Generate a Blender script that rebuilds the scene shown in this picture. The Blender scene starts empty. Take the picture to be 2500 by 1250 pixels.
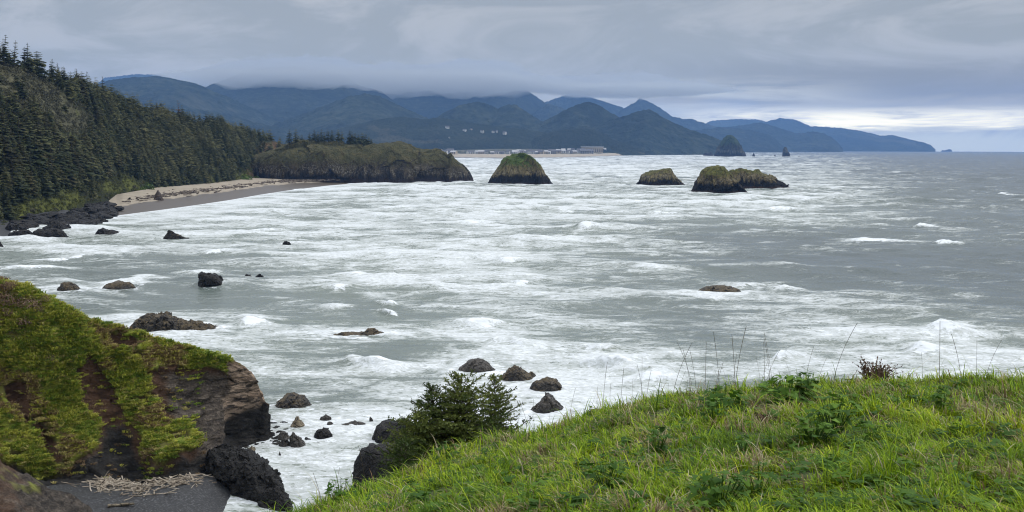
import bpy, math, random
import numpy as np
from mathutils import Vector, Matrix
from mathutils.bvhtree import BVHTree

# ------------------------------------------------------------------ camera, sky, sun, exposure
SC = bpy.context.scene
COL = SC.collection
F_PX, W_PX, H_PX = 2681.0, 2500.0, 1250.0      # focal length in pixels of the 2500 x 1250 photograph
EYE = 32.0                                     # eye height over the sea, metres
R_EARTH = 7.0e6                                # curvature (with refraction): the sea really has a horizon
PITCH = math.atan((625.0 - 358.0) / F_PX)
ROLL = math.radians(0.17)

cam_d = bpy.data.cameras.new('camera')
cam = bpy.data.objects.new('camera', cam_d)
COL.objects.link(cam)
cam_d.sensor_width = 36.0
cam_d.lens = 36.0 * F_PX / W_PX
cam_d.clip_start = 0.1
cam_d.clip_end = 120000.0
CAM_R = Matrix.Rotation(math.pi / 2 - PITCH, 3, 'X') @ Matrix.Rotation(ROLL, 3, 'Z')
cam.matrix_world = Matrix.Translation((0, 0, EYE)) @ CAM_R.to_4x4()
SC.camera = cam

SUN_EL, SUN_AZ = math.radians(52), math.radians(60)      # azimuth from +Y towards +X
sun_d = bpy.data.lights.new('sun', 'SUN')
sun_d.energy = 1.5
sun_d.angle = math.radians(25)
sun_d.color = (1.0, 0.97, 0.92)
sun = bpy.data.objects.new('sun', sun_d)
COL.objects.link(sun)
_sd = Vector((math.sin(SUN_AZ) * math.cos(SUN_EL), math.cos(SUN_AZ) * math.cos(SUN_EL), math.sin(SUN_EL)))
sun.rotation_euler = _sd.to_track_quat('Z', 'Y').to_euler()

SC.view_settings.view_transform = 'Standard'
SC.view_settings.look = 'None'
SC.view_settings.exposure = 0.0
SC.view_settings.gamma = 1.0
SC.view_settings.use_curve_mapping = False
SC.render.engine = 'CYCLES'
SC.cycles.max_bounces = 6
SC.cycles.diffuse_bounces = 3
SC.cycles.glossy_bounces = 2
SC.cycles.transparent_max_bounces = 8
SC.cycles.volume_bounces = 1
SC.cycles.use_denoising = True
SC.cycles.use_adaptive_sampling = False
SC.cycles.filter_width = 1.1
SC.cycles.sample_clamp_indirect = 4.0


class NT:
    """small helper to write node trees as expressions"""
    def __init__(self, tree):
        self.t = tree
        tree.nodes.clear()

    def node(self, kind, **kw):
        n = self.t.nodes.new(kind)
        for k, v in kw.items():
            setattr(n, k, v)
        return n

    def put(self, sock, v):
        if isinstance(v, bpy.types.NodeSocket):
            self.t.links.new(v, sock)
        elif isinstance(v, (tuple, list)) and sock.type == 'RGBA' and len(v) == 3:
            sock.default_value = (*v, 1.0)
        else:
            sock.default_value = v

    def m(self, op, a, b=0.0, c=0.0, clamp=False):
        n = self.node('ShaderNodeMath', operation=op, use_clamp=clamp)
        self.put(n.inputs[0], a); self.put(n.inputs[1], b); self.put(n.inputs[2], c)
        return n.outputs[0]

    def vm(self, op, a, b=(0, 0, 0)):
        n = self.node('ShaderNodeVectorMath', operation=op)
        self.put(n.inputs[0], a); self.put(n.inputs[1], b)
        return n.outputs[0]

    def xyz(self, v):
        n = self.node('ShaderNodeSeparateXYZ')
        self.put(n.inputs[0], v)
        return n.outputs

    def comb(self, x, y, z):
        n = self.node('ShaderNodeCombineXYZ')
        self.put(n.inputs[0], x); self.put(n.inputs[1], y); self.put(n.inputs[2], z)
        return n.outputs[0]

    def noise(self, vec, scale, detail=4.0, rough=0.55, dist=0.0, kind='FBM'):
        n = self.node('ShaderNodeTexNoise', noise_dimensions='3D')
        self.put(n.inputs['Vector'], vec)
        n.inputs['Scale'].default_value = scale
        n.inputs['Detail'].default_value = detail
        n.inputs['Roughness'].default_value = rough
        n.inputs['Distortion'].default_value = dist
        return n.outputs['Fac']

    def voro(self, vec, scale, feature='F1'):
        n = self.node('ShaderNodeTexVoronoi', feature=feature)
        self.put(n.inputs['Vector'], vec)
        n.inputs['Scale'].default_value = scale
        return n.outputs['Distance']

    def sstep(self, x, a, b):
        n = self.node('ShaderNodeMapRange', interpolation_type='SMOOTHSTEP')
        self.put(n.inputs['Value'], x)
        self.put(n.inputs['From Min'], a); self.put(n.inputs['From Max'], b)
        return n.outputs[0]

    def lin(self, x, a, b, c=0.0, d=1.0):
        n = self.node('ShaderNodeMapRange')
        self.put(n.inputs['Value'], x)
        self.put(n.inputs['From Min'], a); self.put(n.inputs['From Max'], b)
        self.put(n.inputs['To Min'], c); self.put(n.inputs['To Max'], d)
        return n.outputs[0]

    def mix(self, f, a, b, blend='MIX'):
        n = self.node('ShaderNodeMix', data_type='RGBA', blend_type=blend)
        self.put(n.inputs[0], f); self.put(n.inputs[6], a); self.put(n.inputs[7], b)
        return n.outputs[2]

    def ramp(self, f, stops, interp='LINEAR'):
        n = self.node('ShaderNodeValToRGB')
        self.put(n.inputs[0], f)
        cr = n.color_ramp
        cr.interpolation = interp
        while len(cr.elements) < len(stops):
            cr.elements.new(0.5)
        for e, (p, c) in zip(cr.elements, stops):
            e.position = p
            e.color = (*c, 1.0) if len(c) == 3 else c
        return n.outputs[0]

    def attr(self, name):
        n = self.node('ShaderNodeAttribute', attribute_name=name)
        return n.outputs

    def bump(self, h, strength=0.5, dist=0.1):
        n = self.node('ShaderNodeBump')
        n.inputs['Strength'].default_value = strength
        n.inputs['Distance'].default_value = dist
        self.put(n.inputs['Height'], h)
        return n.outputs[0]

    def out(self, color, rough=0.8, spec=0.3, normal=None, **kw):
        p = self.node('ShaderNodeBsdfPrincipled')
        self.put(p.inputs['Base Color'], color)
        self.put(p.inputs['Roughness'], rough)
        self.put(p.inputs['Specular IOR Level'], spec)
        if normal is not None:
            self.put(p.inputs['Normal'], normal)
        for k, v in kw.items():
            self.put(p.inputs[k], v)
        o = self.node('ShaderNodeOutputMaterial')
        self.t.links.new(p.outputs[0], o.inputs[0])
        return p


def build_world():
    w = bpy.data.worlds.new('World')
    SC.world = w
    w.use_nodes = True
    n = NT(w.node_tree)
    d = n.node('ShaderNodeTexCoord').outputs['Generated']
    x, y, z = n.xyz(d)[0:3]
    az = n.m('ARCTAN2', x, y)
    # cloud texture laid out in azimuth / elevation, stretched along the horizon
    v = n.comb(n.m('MULTIPLY', az, 3.2), n.m('MULTIPLY', z, 10.0), 0.0)
    n1 = n.noise(v, 1.9, 7.0, 0.6, 0.9)
    v2 = n.comb(n.m('MULTIPLY', az, 6.0), n.m('MULTIPLY', z, 60.0), 3.7)
    n2 = n.noise(v2, 1.5, 6.0, 0.6, 0.5)
    zz = n.m('ADD', z, n.m('MULTIPLY', n.m('SUBTRACT', n1, 0.5), 0.035))
    # overcast: dimmer low down, brighter towards the zenith (above the picture)
    base = n.ramp(n.m('MULTIPLY', zz, 1.0, clamp=True), [
        (0.0, (1.05, 1.0, 0.74)), (0.018, (0.86, 0.80, 0.56)), (0.034, (0.66, 0.58, 0.40)), (0.050, (0.45, 0.43, 0.33)), (0.075, (0.435, 0.435, 0.375)),
        (0.132, (0.395, 0.41, 0.395)), (0.25, (0.70, 0.72, 0.76)), (0.60, (1.30, 1.33, 1.38)), (1.0, (1.65, 1.68, 1.72))])
    soft = n.mix(n.m('MULTIPLY', n.m('MULTIPLY', n.sstep(n1, 0.42, 0.62), n.sstep(z, 0.4, 0.15)), 0.75), base, (0.60, 0.59, 0.55))
    # darker slate bank low on the seaward side
    dark = n.m('MULTIPLY', n.sstep(az, 0.02, 0.35), n.m('MULTIPLY', n.sstep(zz, 0.034, 0.046), n.sstep(zz, 0.085, 0.058)))
    c1 = n.mix(n.m('MULTIPLY', dark, 0.62), soft, (0.29, 0.255, 0.19))
    glow = n.m('MULTIPLY', n.m('MULTIPLY', n.sstep(az, -0.02, 0.10), n.sstep(az, 0.36, 0.20)), n.m('MULTIPLY', n.sstep(zz, 0.008, 0.024), n.sstep(zz, 0.066, 0.036)))
    c1 = n.mix(n.m('MULTIPLY', glow, n.sstep(n2, 0.28, 0.66)), c1, (0.98, 0.93, 0.72))
    # pale gap under the cloud deck over the sea
    zb = n.m('ADD', z, n.m('MULTIPLY', n.m('SUBTRACT', n2, 0.5), 0.016))
    band = n.m('MULTIPLY', n.sstep(zb, 0.0130, 0.0190), n.sstep(zb, 0.0375, 0.0265))
    band = n.m('MULTIPLY', band, n.m('MULTIPLY', n.sstep(az, 0.12, 0.24), n.sstep(az, 0.62, 0.36)))
    c2 = n.mix(n.m('MULTIPLY', band, n.sstep(n2, 0.30, 0.62)), c1, (3.3, 2.85, 1.7))
    low = n.m('MULTIPLY', n.sstep(zz, 0.016, 0.006), n.sstep(az, 0.14, 0.34))
    c3 = n.mix(n.m('MULTIPLY', low, 0.8), c2, (1.30, 1.24, 0.88))
    b1 = n.node('ShaderNodeBackground')
    n.put(b1.inputs[0], c3)
    b1.inputs[1].default_value = 1.0
    sky = n.node('ShaderNodeTexSky', sky_type='NISHITA')
    sky.sun_disc = False
    sky.sun_elevation = SUN_EL
    sky.sun_rotation = SUN_AZ
    b2 = n.node('ShaderNodeBackground')
    n.put(b2.inputs[0], sky.outputs[0])
    b2.inputs[1].default_value = 0.06
    mx = n.node('ShaderNodeMixShader')
    mx.inputs[0].default_value = 0.92
    n.t.links.new(b2.outputs[0], mx.inputs[1])
    n.t.links.new(b1.outputs[0], mx.inputs[2])
    o = n.node('ShaderNodeOutputWorld')
    n.t.links.new(mx.outputs[0], o.inputs[0])


build_world()

# ------------------------------------------------------------------ geometry helpers
_CR = np.array(CAM_R)


def ray(px, py):
    px = np.asarray(px, float); py = np.asarray(py, float)
    d = np.stack([(px - W_PX / 2) / F_PX, (H_PX / 2 - py) / F_PX, -np.ones(np.broadcast(px, py).shape)], -1)
    return d @ _CR.T


def at_dist(px, py, D):
    """point on the sight line at ground distance D"""
    d = ray(px, py)
    h = np.hypot(d[..., 0], d[..., 1])
    return np.array([0, 0, EYE]) + d * (np.asarray(D) / h)[..., None]


def at_z(px, py, z=0.0):
    """where the sight line meets height z over the curved sea"""
    d = ray(px, py)
    h = np.hypot(d[..., 0], d[..., 1])
    s = -d[..., 2] / h
    H = EYE - np.asarray(z, float)
    disc = np.maximum(s * s - 2 * H / R_EARTH, 0)
    r = R_EARTH * (s - np.sqrt(disc))
    return np.array([0, 0, EYE]) + d * (r / h)[..., None]


def dist_z(px, py, z=0.0):
    p = at_z(px, py, z)
    return np.hypot(p[..., 0], p[..., 1])


def drop(D):
    return -np.asarray(D) ** 2 / (2 * R_EARTH)


def project(P):
    q = (np.asarray(P) - np.array([0, 0, EYE])) @ _CR
    zz = np.where(q[..., 2] > -1e-6, -1e-6, q[..., 2])
    return W_PX / 2 - q[..., 0] / zz * F_PX, H_PX / 2 + q[..., 1] / zz * F_PX


_rng = np.random.default_rng(7)
_PERM = np.concatenate([_rng.permutation(256)] * 3).astype(np.int64)
_G = _rng.normal(size=(256, 3))
_G /= np.linalg.norm(_G, axis=1)[:, None]


def perlin(P):
    P = np.asarray(P, float)
    i = np.floor(P).astype(np.int64)
    f = P - i
    i &= 255
    u = f * f * f * (f * (f * 6 - 15) + 10)
    out = 0
    for dx in (0, 1):
        wx = u[..., 0] if dx else 1 - u[..., 0]
        for dy in (0, 1):
            wy = u[..., 1] if dy else 1 - u[..., 1]
            for dz in (0, 1):
                wz = u[..., 2] if dz else 1 - u[..., 2]
                h = _PERM[_PERM[_PERM[i[..., 0] + dx] + i[..., 1] + dy] + i[..., 2] + dz]
                g = _G[h]
                dd = g[..., 0] * (f[..., 0] - dx) + g[..., 1] * (f[..., 1] - dy) + g[..., 2] * (f[..., 2] - dz)
                out = out + wx * wy * wz * dd
    return out * 1.5


def fbm(P, octaves=4, gain=0.5, ridged=False):
    P = np.asarray(P, float)
    a, s, t = 1.0, 0.0, 0.0
    for k in range(octaves):
        v = perlin(P * (2.03 ** k) + 17.3 * k)
        if ridged:
            v = 1 - 2 * np.abs(v)
        s = s + a * v
        t += a
        a *= gain
    return s / t


def chunk(P, seed=0):
    """faceted noise: every Voronoi cell carries its own height and tilt, like broken rock"""
    P = np.asarray(P, float) + seed * 13.7
    i = np.floor(P).astype(np.int64)
    best = np.full(P.shape[:-1], 1e9); val = np.zeros(P.shape[:-1])
    for dx in (-1, 0, 1):
        for dy in (-1, 0, 1):
            for dz in (-1, 0, 1):
                c = i + np.array([dx, dy, dz])
                m = c & 255
                h = _PERM[_PERM[_PERM[m[..., 0]] + m[..., 1]] + m[..., 2]]
                f = c + 0.5 + 0.48 * _G[h]
                d = P - f
                l = (d * d).sum(-1)
                v = _G[(h * 7 + 31) & 255][..., 0] * 0.6 + (d * _G[(h * 5 + 77) & 255]).sum(-1) * 0.9
                k = l < best
                best = np.where(k, l, best); val = np.where(k, v, val)
    return val


def sst(x, a, b):
    t = np.clip((x - a) / (b - a), 0, 1)
    return t * t * (3 - 2 * t)


def mk(name, V, F, mats, smooth=True, attrs=None, parent=None, midx=None, outward=False):
    """V (n,3); F int array (m,3|4) or list of such arrays -> one mesh object"""
    V = np.ascontiguousarray(V, np.float32)
    Fs = F if isinstance(F, list) else [F]
    Fs = [np.asarray(f, np.int32) for f in Fs if len(f)]
    me = bpy.data.meshes.new(name)
    me.vertices.add(len(V))
    me.vertices.foreach_set('co', V.ravel())
    loops = np.concatenate([f.ravel() for f in Fs])
    tot = np.concatenate([np.full(len(f), f.shape[1], np.int32) for f in Fs])
    st = np.concatenate([[0], np.cumsum(tot)[:-1]]).astype(np.int32)
    me.loops.add(len(loops))
    me.loops.foreach_set('vertex_index', loops)
    me.polygons.add(len(tot))
    me.polygons.foreach_set('loop_start', st)
    me.polygons.foreach_set('loop_total', tot)
    me.polygons.foreach_set('use_smooth', np.full(len(tot), smooth, bool))
    for mm in (mats if isinstance(mats, (list, tuple)) else [mats]):
        me.materials.append(mm)
    if midx is not None:
        me.polygons.foreach_set('material_index', np.asarray(midx, np.int32))
    for k, a in (attrs or {}).items():
        a = np.asarray(a, np.float32)
        if a.ndim == 1:
            me.attributes.new(k, 'FLOAT', 'POINT').data.foreach_set('value', a)
        else:
            c = np.ones((len(a), 4), np.float32)
            c[:, :3] = a
            me.attributes.new(k, 'FLOAT_COLOR', 'POINT').data.foreach_set('color', c.ravel())
    me.update(calc_edges=True)
    me.validate()
    if outward:
        import bmesh
        bm = bmesh.new(); bm.from_mesh(me)
        bmesh.ops.remove_doubles(bm, verts=bm.verts, dist=1e-4)
        bmesh.ops.recalc_face_normals(bm, faces=bm.faces)
        bm.to_mesh(me); bm.free()
    o = bpy.data.objects.new(name, me)
    COL.objects.link(o)
    if parent is not None:
        o.parent = parent
    return o


def gridF(nu, nv, wrap_u=False):
    """quads of an nu x nv grid (index u*nv+v)"""
    us = np.arange(nu if wrap_u else nu - 1)
    vs = np.arange(nv - 1)
    U, Vv = np.meshgrid(us, vs, indexing='ij')
    a = (U * nv + Vv).ravel()
    b = (((U + 1) % nu) * nv + Vv).ravel()
    return np.stack([a, b, b + 1, a + 1], 1)


def grid_normals(G):
    du = np.gradient(G, axis=0)
    dv = np.gradient(G, axis=1)
    n = np.cross(du, dv)
    l = np.linalg.norm(n, axis=-1, keepdims=True)
    return n / np.maximum(l, 1e-9)


def tag(o, label=None, cat=None, group=None, kind=None):
    if label: o['label'] = label
    if cat: o['category'] = cat
    if group: o['group'] = group
    if kind: o['kind'] = kind
    return o


def empty(name, loc, label=None, cat=None, group=None):
    o = bpy.data.objects.new(name, None)
    COL.objects.link(o)
    o.location = loc
    o.empty_display_size = 0.2
    return tag(o, label, cat, group)


def dup(root, loc, rotz=0.0, scale=1.0, label=None, group=None):
    r = root.copy()
    COL.objects.link(r)
    r.location = loc
    r.rotation_euler = (0, 0, rotz)
    r.scale = (scale, scale, scale) if not isinstance(scale, (tuple, list)) else scale
    if label: r['label'] = label
    if group: r['group'] = group
    for ch in list(root.children):
        c = ch.copy()
        COL.objects.link(c)
        c.parent = r
        for g in list(ch.children):
            d = g.copy()
            COL.objects.link(d)
            d.parent = c
    return r


def bvh_of(o):
    me = o.data
    V = np.empty(len(me.vertices) * 3, np.float32)
    me.vertices.foreach_get('co', V)
    V = V.reshape(-1, 3)
    return BVHTree.FromPolygons([tuple(v) for v in V.tolist()], [tuple(p.vertices) for p in me.polygons])


def hit(bvh, px, py):
    d = ray(px, py)
    r = bvh.ray_cast(Vector((0, 0, EYE)), Vector(d).normalized())
    return r[0], r[1]


def hit_down(bvh, x, y):
    r = bvh.ray_cast(Vector((x, y, 3000)), Vector((0, 0, -1)))
    return r[0]


def in_poly(px, py, poly, soft=0.0):
    """signed distance (positive inside) of points to a polygon"""
    P = np.asarray(poly, float)
    px = np.asarray(px); py = np.asarray(py)
    inside = np.zeros(px.shape, bool)
    dmin = np.full(px.shape, 1e9)
    n = len(P)
    for i in range(n):
        x1, y1 = P[i]; x2, y2 = P[(i + 1) % n]
        c = ((y1 > py) != (y2 > py)) & (px < (x2 - x1) * (py - y1) / (y2 - y1 + 1e-12) + x1)
        inside ^= c
        t = np.clip(((px - x1) * (x2 - x1) + (py - y1) * (y2 - y1)) / ((x2 - x1) ** 2 + (y2 - y1) ** 2 + 1e-9), 0, 1)
        dmin = np.minimum(dmin, np.hypot(px - x1 - t * (x2 - x1), py - y1 - t * (y2 - y1)))
    return np.where(inside, dmin, -dmin)


def interp_poly(pts, n, key=0):
    P = np.asarray(pts, float)
    t = np.linspace(0, 1, n)
    # by arc parameter
    seg = np.hypot(np.diff(P[:, 0]), np.diff(P[:, 1]))
    s = np.concatenate([[0], np.cumsum(seg)]); s /= s[-1]
    return np.stack([np.interp(t, s, P[:, k]) for k in range(P.shape[1])], 1)


def new_mat(name):
    m = bpy.data.materials.new(name)
    m.use_nodes = True
    return m, NT(m.node_tree)

# ------------------------------------------------------------------ materials
def geo(n):
    g = n.node('ShaderNodeNewGeometry')
    return g.outputs['Position'], g.outputs['Normal']


def mat_water():
    m, n = new_mat('sea_water')
    pos, _ = geo(n)
    cov = n.attr('foam')['Fac']
    thick = n.attr('froth')['Fac']
    stretched = n.vm('MULTIPLY', pos, (0.46, 1.0, 1.0))
    a = n.noise(stretched, 0.17, 8.0, 0.70, 1.4)
    b = n.noise(n.vm('MULTIPLY', pos, (0.6, 1.0, 1.0)), 0.55, 5.0, 0.6, 1.6)
    lace = n.m('SUBTRACT', 1.0, n.m('MULTIPLY', n.m('ABSOLUTE', n.m('SUBTRACT', b, 0.5)), 5.0), clamp=True)
    mixn = n.m('ADD', n.m('MULTIPLY', n.m('SUBTRACT', a, 0.5), 2.3), n.m('MULTIPLY', n.m('SUBTRACT', lace, 0.5), 0.34))
    fine = n.noise(n.vm('MULTIPLY', pos, (0.85, 1.0, 1.0)), 1.3, 6.0, 0.7, 0.8)
    t = n.m('ADD', cov, n.m('MULTIPLY', mixn, 0.75))
    patch = n.sstep(n.m('ADD', t, n.m('MULTIPLY', n.m('SUBTRACT', fine, 0.5), 0.5)), 0.80, 0.92)
    veil = n.sstep(t, 0.30, 1.0)
    l1 = n.noise(n.vm('MULTIPLY', pos, (0.62, 1.0, 1.0)), 0.26, 3.0, 0.5, 2.2)
    l2 = n.noise(n.vm('MULTIPLY', pos, (0.75, 1.0, 1.0)), 0.75, 3.0, 0.5, 1.8)
    r1_ = n.m('SUBTRACT', 1.0, n.m('MULTIPLY', n.m('ABSOLUTE', n.m('SUBTRACT', l1, 0.5)), 7.0))
    r2_ = n.m('SUBTRACT', 1.0, n.m('MULTIPLY', n.m('ABSOLUTE', n.m('SUBTRACT', l2, 0.5)), 6.0))
    web = n.m('MAXIMUM', n.sstep(n.m('ADD', r1_, n.m('MULTIPLY', n.m('SUBTRACT', t, 0.5), 1.1)), 0.62, 0.95), n.m('MULTIPLY', n.sstep(n.m('ADD', r2_, n.m('MULTIPLY', n.m('SUBTRACT', t, 0.5), 1.4)), 0.72, 1.0), 0.8))
    web = n.m('MULTIPLY', web, n.m('MULTIPLY', n.sstep(t, 0.36, 0.80), 0.72))
    foam = n.m('MAXIMUM', web, patch)
    foam = n.m('MULTIPLY', foam, n.lin(fine, 0.36, 0.60, 0.42, 1.0))
    torn = n.m('ADD', n.m('MULTIPLY', n.m('SUBTRACT', fine, 0.5), 1.3), n.m('MULTIPLY', n.m('SUBTRACT', b, 0.5), 1.5))
    foam = n.m('MAXIMUM', foam, n.sstep(n.m('ADD', thick, torn), 0.36, 0.62))
    deep = n.mix(n.sstep(n.attr('shoal')['Fac'], 0.0, 1.0), (0.054, 0.073, 0.082), (0.142, 0.172, 0.148))
    w = n.mix(n.m('MULTIPLY', veil, 0.70), deep, (0.36, 0.395, 0.350))
    col = n.mix(foam, w, (0.69, 0.73, 0.765))
    rough = n.lin(foam, 0.0, 1.0, 0.27, 0.85)
    r1 = n.noise(n.vm('MULTIPLY', pos, (0.55, 1.0, 1.0)), 0.9, 5.0, 0.62, 0.4)
    r2 = n.noise(n.vm('MULTIPLY', pos, (0.7, 1.0, 1.0)), 0.22, 3.0, 0.5, 0.3)
    h = n.m('ADD', n.m('MULTIPLY', r1, 0.34), n.m('MULTIPLY', r2, 1.5))
    h = n.m('ADD', h, n.m('MULTIPLY', foam, 0.12))
    spec = n.m('MULTIPLY', n.lin(foam, 0, 1, 0.5, 0.15), n.lin(n.attr('shoal')['Fac'], 0.0, 0.6, 0.6, 1.0))
    n.out(col, rough, spec, n.bump(h, 0.75, 1.0), IOR=1.33)
    return m


def mat_stack(name, z_dark, z_moss, moss=(0.060, 0.098, 0.018), ochre=(0.22, 0.18, 0.085), dark=(0.011, 0.011, 0.013), s=1.0, rust=0.25, cracks=0.6, cleft=0.0):
    """sea stack: black wave-washed foot, streaked ochre face, green top"""
    m, n = new_mat(name)
    pos, nor = geo(n)
    z = n.xyz(pos)[2]
    nz = n.xyz(nor)[2]
    big = n.noise(pos, 0.06 * s, 4.0, 0.6)
    mid = n.noise(pos, 0.3 * s, 5.0, 0.65)
    fine = n.noise(pos, 1.6 * s, 4.0, 0.7)
    streak = n.noise(n.vm('MULTIPLY', pos, (1.0, 1.0, 0.16)), 0.42 * s, 5.0, 0.65)
    off = n.m('MULTIPLY', n.m('SUBTRACT', big, 0.5), 14.0 / s)
    off2 = n.m('MULTIPLY', n.m('SUBTRACT', streak, 0.5), 8.0 / s)
    crack = n.voro(n.vm('ADD', n.vm('MULTIPLY', pos, (1.0, 1.0, 0.3)), n.vm('MULTIPLY', n.comb(mid, big, mid), (3.0 / s, 3.0 / s, 2.0 / s))), 0.28 * s, 'DISTANCE_TO_EDGE')
    ck = n.sstep(crack, 0.09, 0.0)
    zz = n.m('ADD', n.m('ADD', z, off), off2)
    face = n.ramp(n.m('ADD', n.m('MULTIPLY', streak, 0.7), n.m('MULTIPLY', fine, 0.3)), [
        (0.30, tuple(c * 0.22 for c in ochre)), (0.46, tuple(c * 0.62 for c in ochre)), (0.56, ochre), (0.72, tuple(min(1, c * 1.7) for c in ochre))])
    green = n.ramp(n.m('ADD', n.m('MULTIPLY', mid, 0.6), n.m('MULTIPLY', fine, 0.4)), [
        (0.32, tuple(c * 0.35 for c in moss)), (0.5, moss), (0.68, (moss[0] * 2.0, moss[1] * 1.55, moss[2] * 1.6))])
    up = n.m('ADD', n.m('MULTIPLY', n.m('SUBTRACT', nz, 0.35), 9.0 / s), zz)
    c = n.mix(n.sstep(up, z_moss - 3.0 / s, z_moss + 4.0 / s), face, green)
    blk = n.ramp(n.m('ADD', n.m('MULTIPLY', mid, 0.5), n.m('MULTIPLY', fine, 0.5)), [
        (0.3, tuple(k * 0.35 for k in dark)), (0.5, dark), (0.72, tuple(k * 3.2 for k in dark))])
    c = n.mix(n.sstep(zz, z_dark + 1.6 / s, z_dark - 1.6 / s), c, blk)
    gu = n.m('MULTIPLY', n.m('MULTIPLY', n.sstep(zz, z_dark, z_dark + 1.5 / s), n.sstep(zz, z_dark + 6.0 / s, z_dark + 2.0 / s)), n.sstep(fine, 0.50, 0.60))
    c = n.mix(n.m('MULTIPLY', gu, 0.55), c, (0.36, 0.34, 0.29))
    if cleft:
        cl = n.noise(n.vm('MULTIPLY', pos, (1.0, 1.0, 0.22)), 0.085 * s, 5.0, 0.65, 0.6)
        c = n.mix(n.m('MULTIPLY', n.m('MULTIPLY', n.sstep(cl, 0.50, 0.58), cleft), n.sstep(up, z_moss + 3.0 / s, z_moss - 6.0 / s)), c, blk)
    ck = n.m('MULTIPLY', ck, cracks)
    c = n.mix(n.m('MULTIPLY', ck, n.sstep(up, z_moss + 4.0 / s, z_moss - 3.0 / s)), c, tuple(k * .5 for k in dark))
    rustf = n.m('MULTIPLY', n.sstep(n.m('ADD', z, n.m('MULTIPLY', n.m('SUBTRACT', mid, 0.5), 5.0 / s)), 2.6 / s, 0.9 / s), rust)
    c = n.mix(rustf, c, (0.085, 0.045, 0.026))
    h = n.m('ADD', n.m('MULTIPLY', mid, 1.0), n.m('ADD', n.m('MULTIPLY', fine, 0.7), n.m('SUBTRACT', n.m('MULTIPLY', streak, 0.8), ck)))
    n.out(c, 0.85, 0.2, n.bump(h, 0.9, 1.6 / s))
    return m


def mat_rock(name, a, b, c, scale=1.0, weed=None, weed_amt=0.0, rough=0.55, spec=0.45):
    m, n = new_mat(name)
    pos, nor = geo(n)
    nz = n.xyz(nor)[2]
    big = n.noise(pos, 0.35 * scale, 4.0, 0.6)
    fine = n.noise(pos, 2.6 * scale, 6.0, 0.7)
    crack = n.voro(n.vm('ADD', pos, n.vm('MULTIPLY', n.comb(big, big, big), (1.5, 1.5, 1.5))), 1.1 * scale, 'DISTANCE_TO_EDGE')
    col = n.ramp(n.m('ADD', n.m('MULTIPLY', big, 0.45), n.m('MULTIPLY', fine, 0.55)), [(0.34, a), (0.5, b), (0.68, c)])
    col = n.mix(n.sstep(crack, 0.05, 0.0), col, tuple(k * 0.4 for k in a))
    if weed:
        wf = n.m('MULTIPLY', n.sstep(n.m('ADD', n.m('MULTIPLY', nz, 0.5), n.m('SUBTRACT', big, 0.5)), 0.18, 0.42), weed_amt)
        wcol = n.ramp(fine, [(0.35, tuple(k * 0.35 for k in weed)), (0.55, weed), (0.7, tuple(k * 1.6 for k in weed))])
        col = n.mix(wf, col, wcol)
    h = n.m('ADD', n.m('MULTIPLY', fine, 0.5), n.m('ADD', big, n.m('MULTIPLY', n.sstep(crack, 0.0, 0.12), 0.25)))
    n.out(col, rough, spec, n.bump(h, 0.9, 0.5 / scale))
    return m


def mat_forest(name, a, b, c, scale, bump_d, patch=None):
    """far wooded slope"""
    m, n = new_mat(name)
    pos, nor = geo(n)
    t = n.noise(pos, scale, 5.0, 0.7)
    p = n.noise(pos, scale * 0.09, 5.0, 0.6)
    col = n.ramp(n.m('ADD', n.m('MULTIPLY', t, 0.6), n.m('MULTIPLY', p, 0.4)), [(0.36, a), (0.5, b), (0.66, c)])
    if patch:
        col = n.mix(n.sstep(n.noise(pos, scale * 0.05, 5.0, 0.65, 0.8), 0.56, 0.66), col, patch)
    n.out(col, 0.95, 0.05, n.bump(t, 1.0, bump_d))
    return m


def mat_simple(name, stops, scale, rough=0.85, spec=0.25, bump_s=0.4, bump_d=0.1, stretch=(1, 1, 1), detail=5.0):
    m, n = new_mat(name)
    pos, _ = geo(n)
    f = n.noise(n.vm('MULTIPLY', pos, stretch), scale, detail, 0.65)
    n.out(n.ramp(f, stops), rough, spec, n.bump(f, bump_s, bump_d))
    return m


def mat_leafy(name, dark, mid, light, rough=0.7, trans=0.25):
    """foliage: colour varies with the per-vertex tint and per object"""
    m, n = new_mat(name)
    tint = n.attr('tint')['Fac']
    rnd = n.node('ShaderNodeObjectInfo').outputs['Random']
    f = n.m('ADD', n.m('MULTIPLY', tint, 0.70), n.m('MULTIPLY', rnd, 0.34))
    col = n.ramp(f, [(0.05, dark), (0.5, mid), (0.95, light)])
    p = n.node('ShaderNodeBsdfPrincipled')
    n.put(p.inputs['Base Color'], col)
    p.inputs['Roughness'].default_value = rough
    p.inputs['Specular IOR Level'].default_value = 0.25
    t = n.node('ShaderNodeBsdfTranslucent')
    n.put(t.inputs[0], col)
    mx = n.node('ShaderNodeMixShader')
    mx.inputs[0].default_value = trans
    n.t.links.new(p.outputs[0], mx.inputs[1])
    n.t.links.new(t.outputs[0], mx.inputs[2])
    o = n.node('ShaderNodeOutputMaterial')
    n.t.links.new(mx.outputs[0], o.inputs[0])
    return m


def mat_vcol(name, rough=0.6, spec=0.3, trans=0.3):
    m, n = new_mat(name)
    col = n.attr('hue')['Color']
    p = n.node('ShaderNodeBsdfPrincipled')
    n.put(p.inputs['Base Color'], col)
    p.inputs['Roughness'].default_value = rough
    p.inputs['Specular IOR Level'].default_value = spec
    t = n.node('ShaderNodeBsdfTranslucent')
    n.put(t.inputs[0], col)
    mx = n.node('ShaderNodeMixShader')
    mx.inputs[0].default_value = trans
    n.t.links.new(p.outputs[0], mx.inputs[1])
    n.t.links.new(t.outputs[0], mx.inputs[2])
    o = n.node('ShaderNodeOutputMaterial')
    n.t.links.new(mx.outputs[0], o.inputs[0])
    return m


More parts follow.
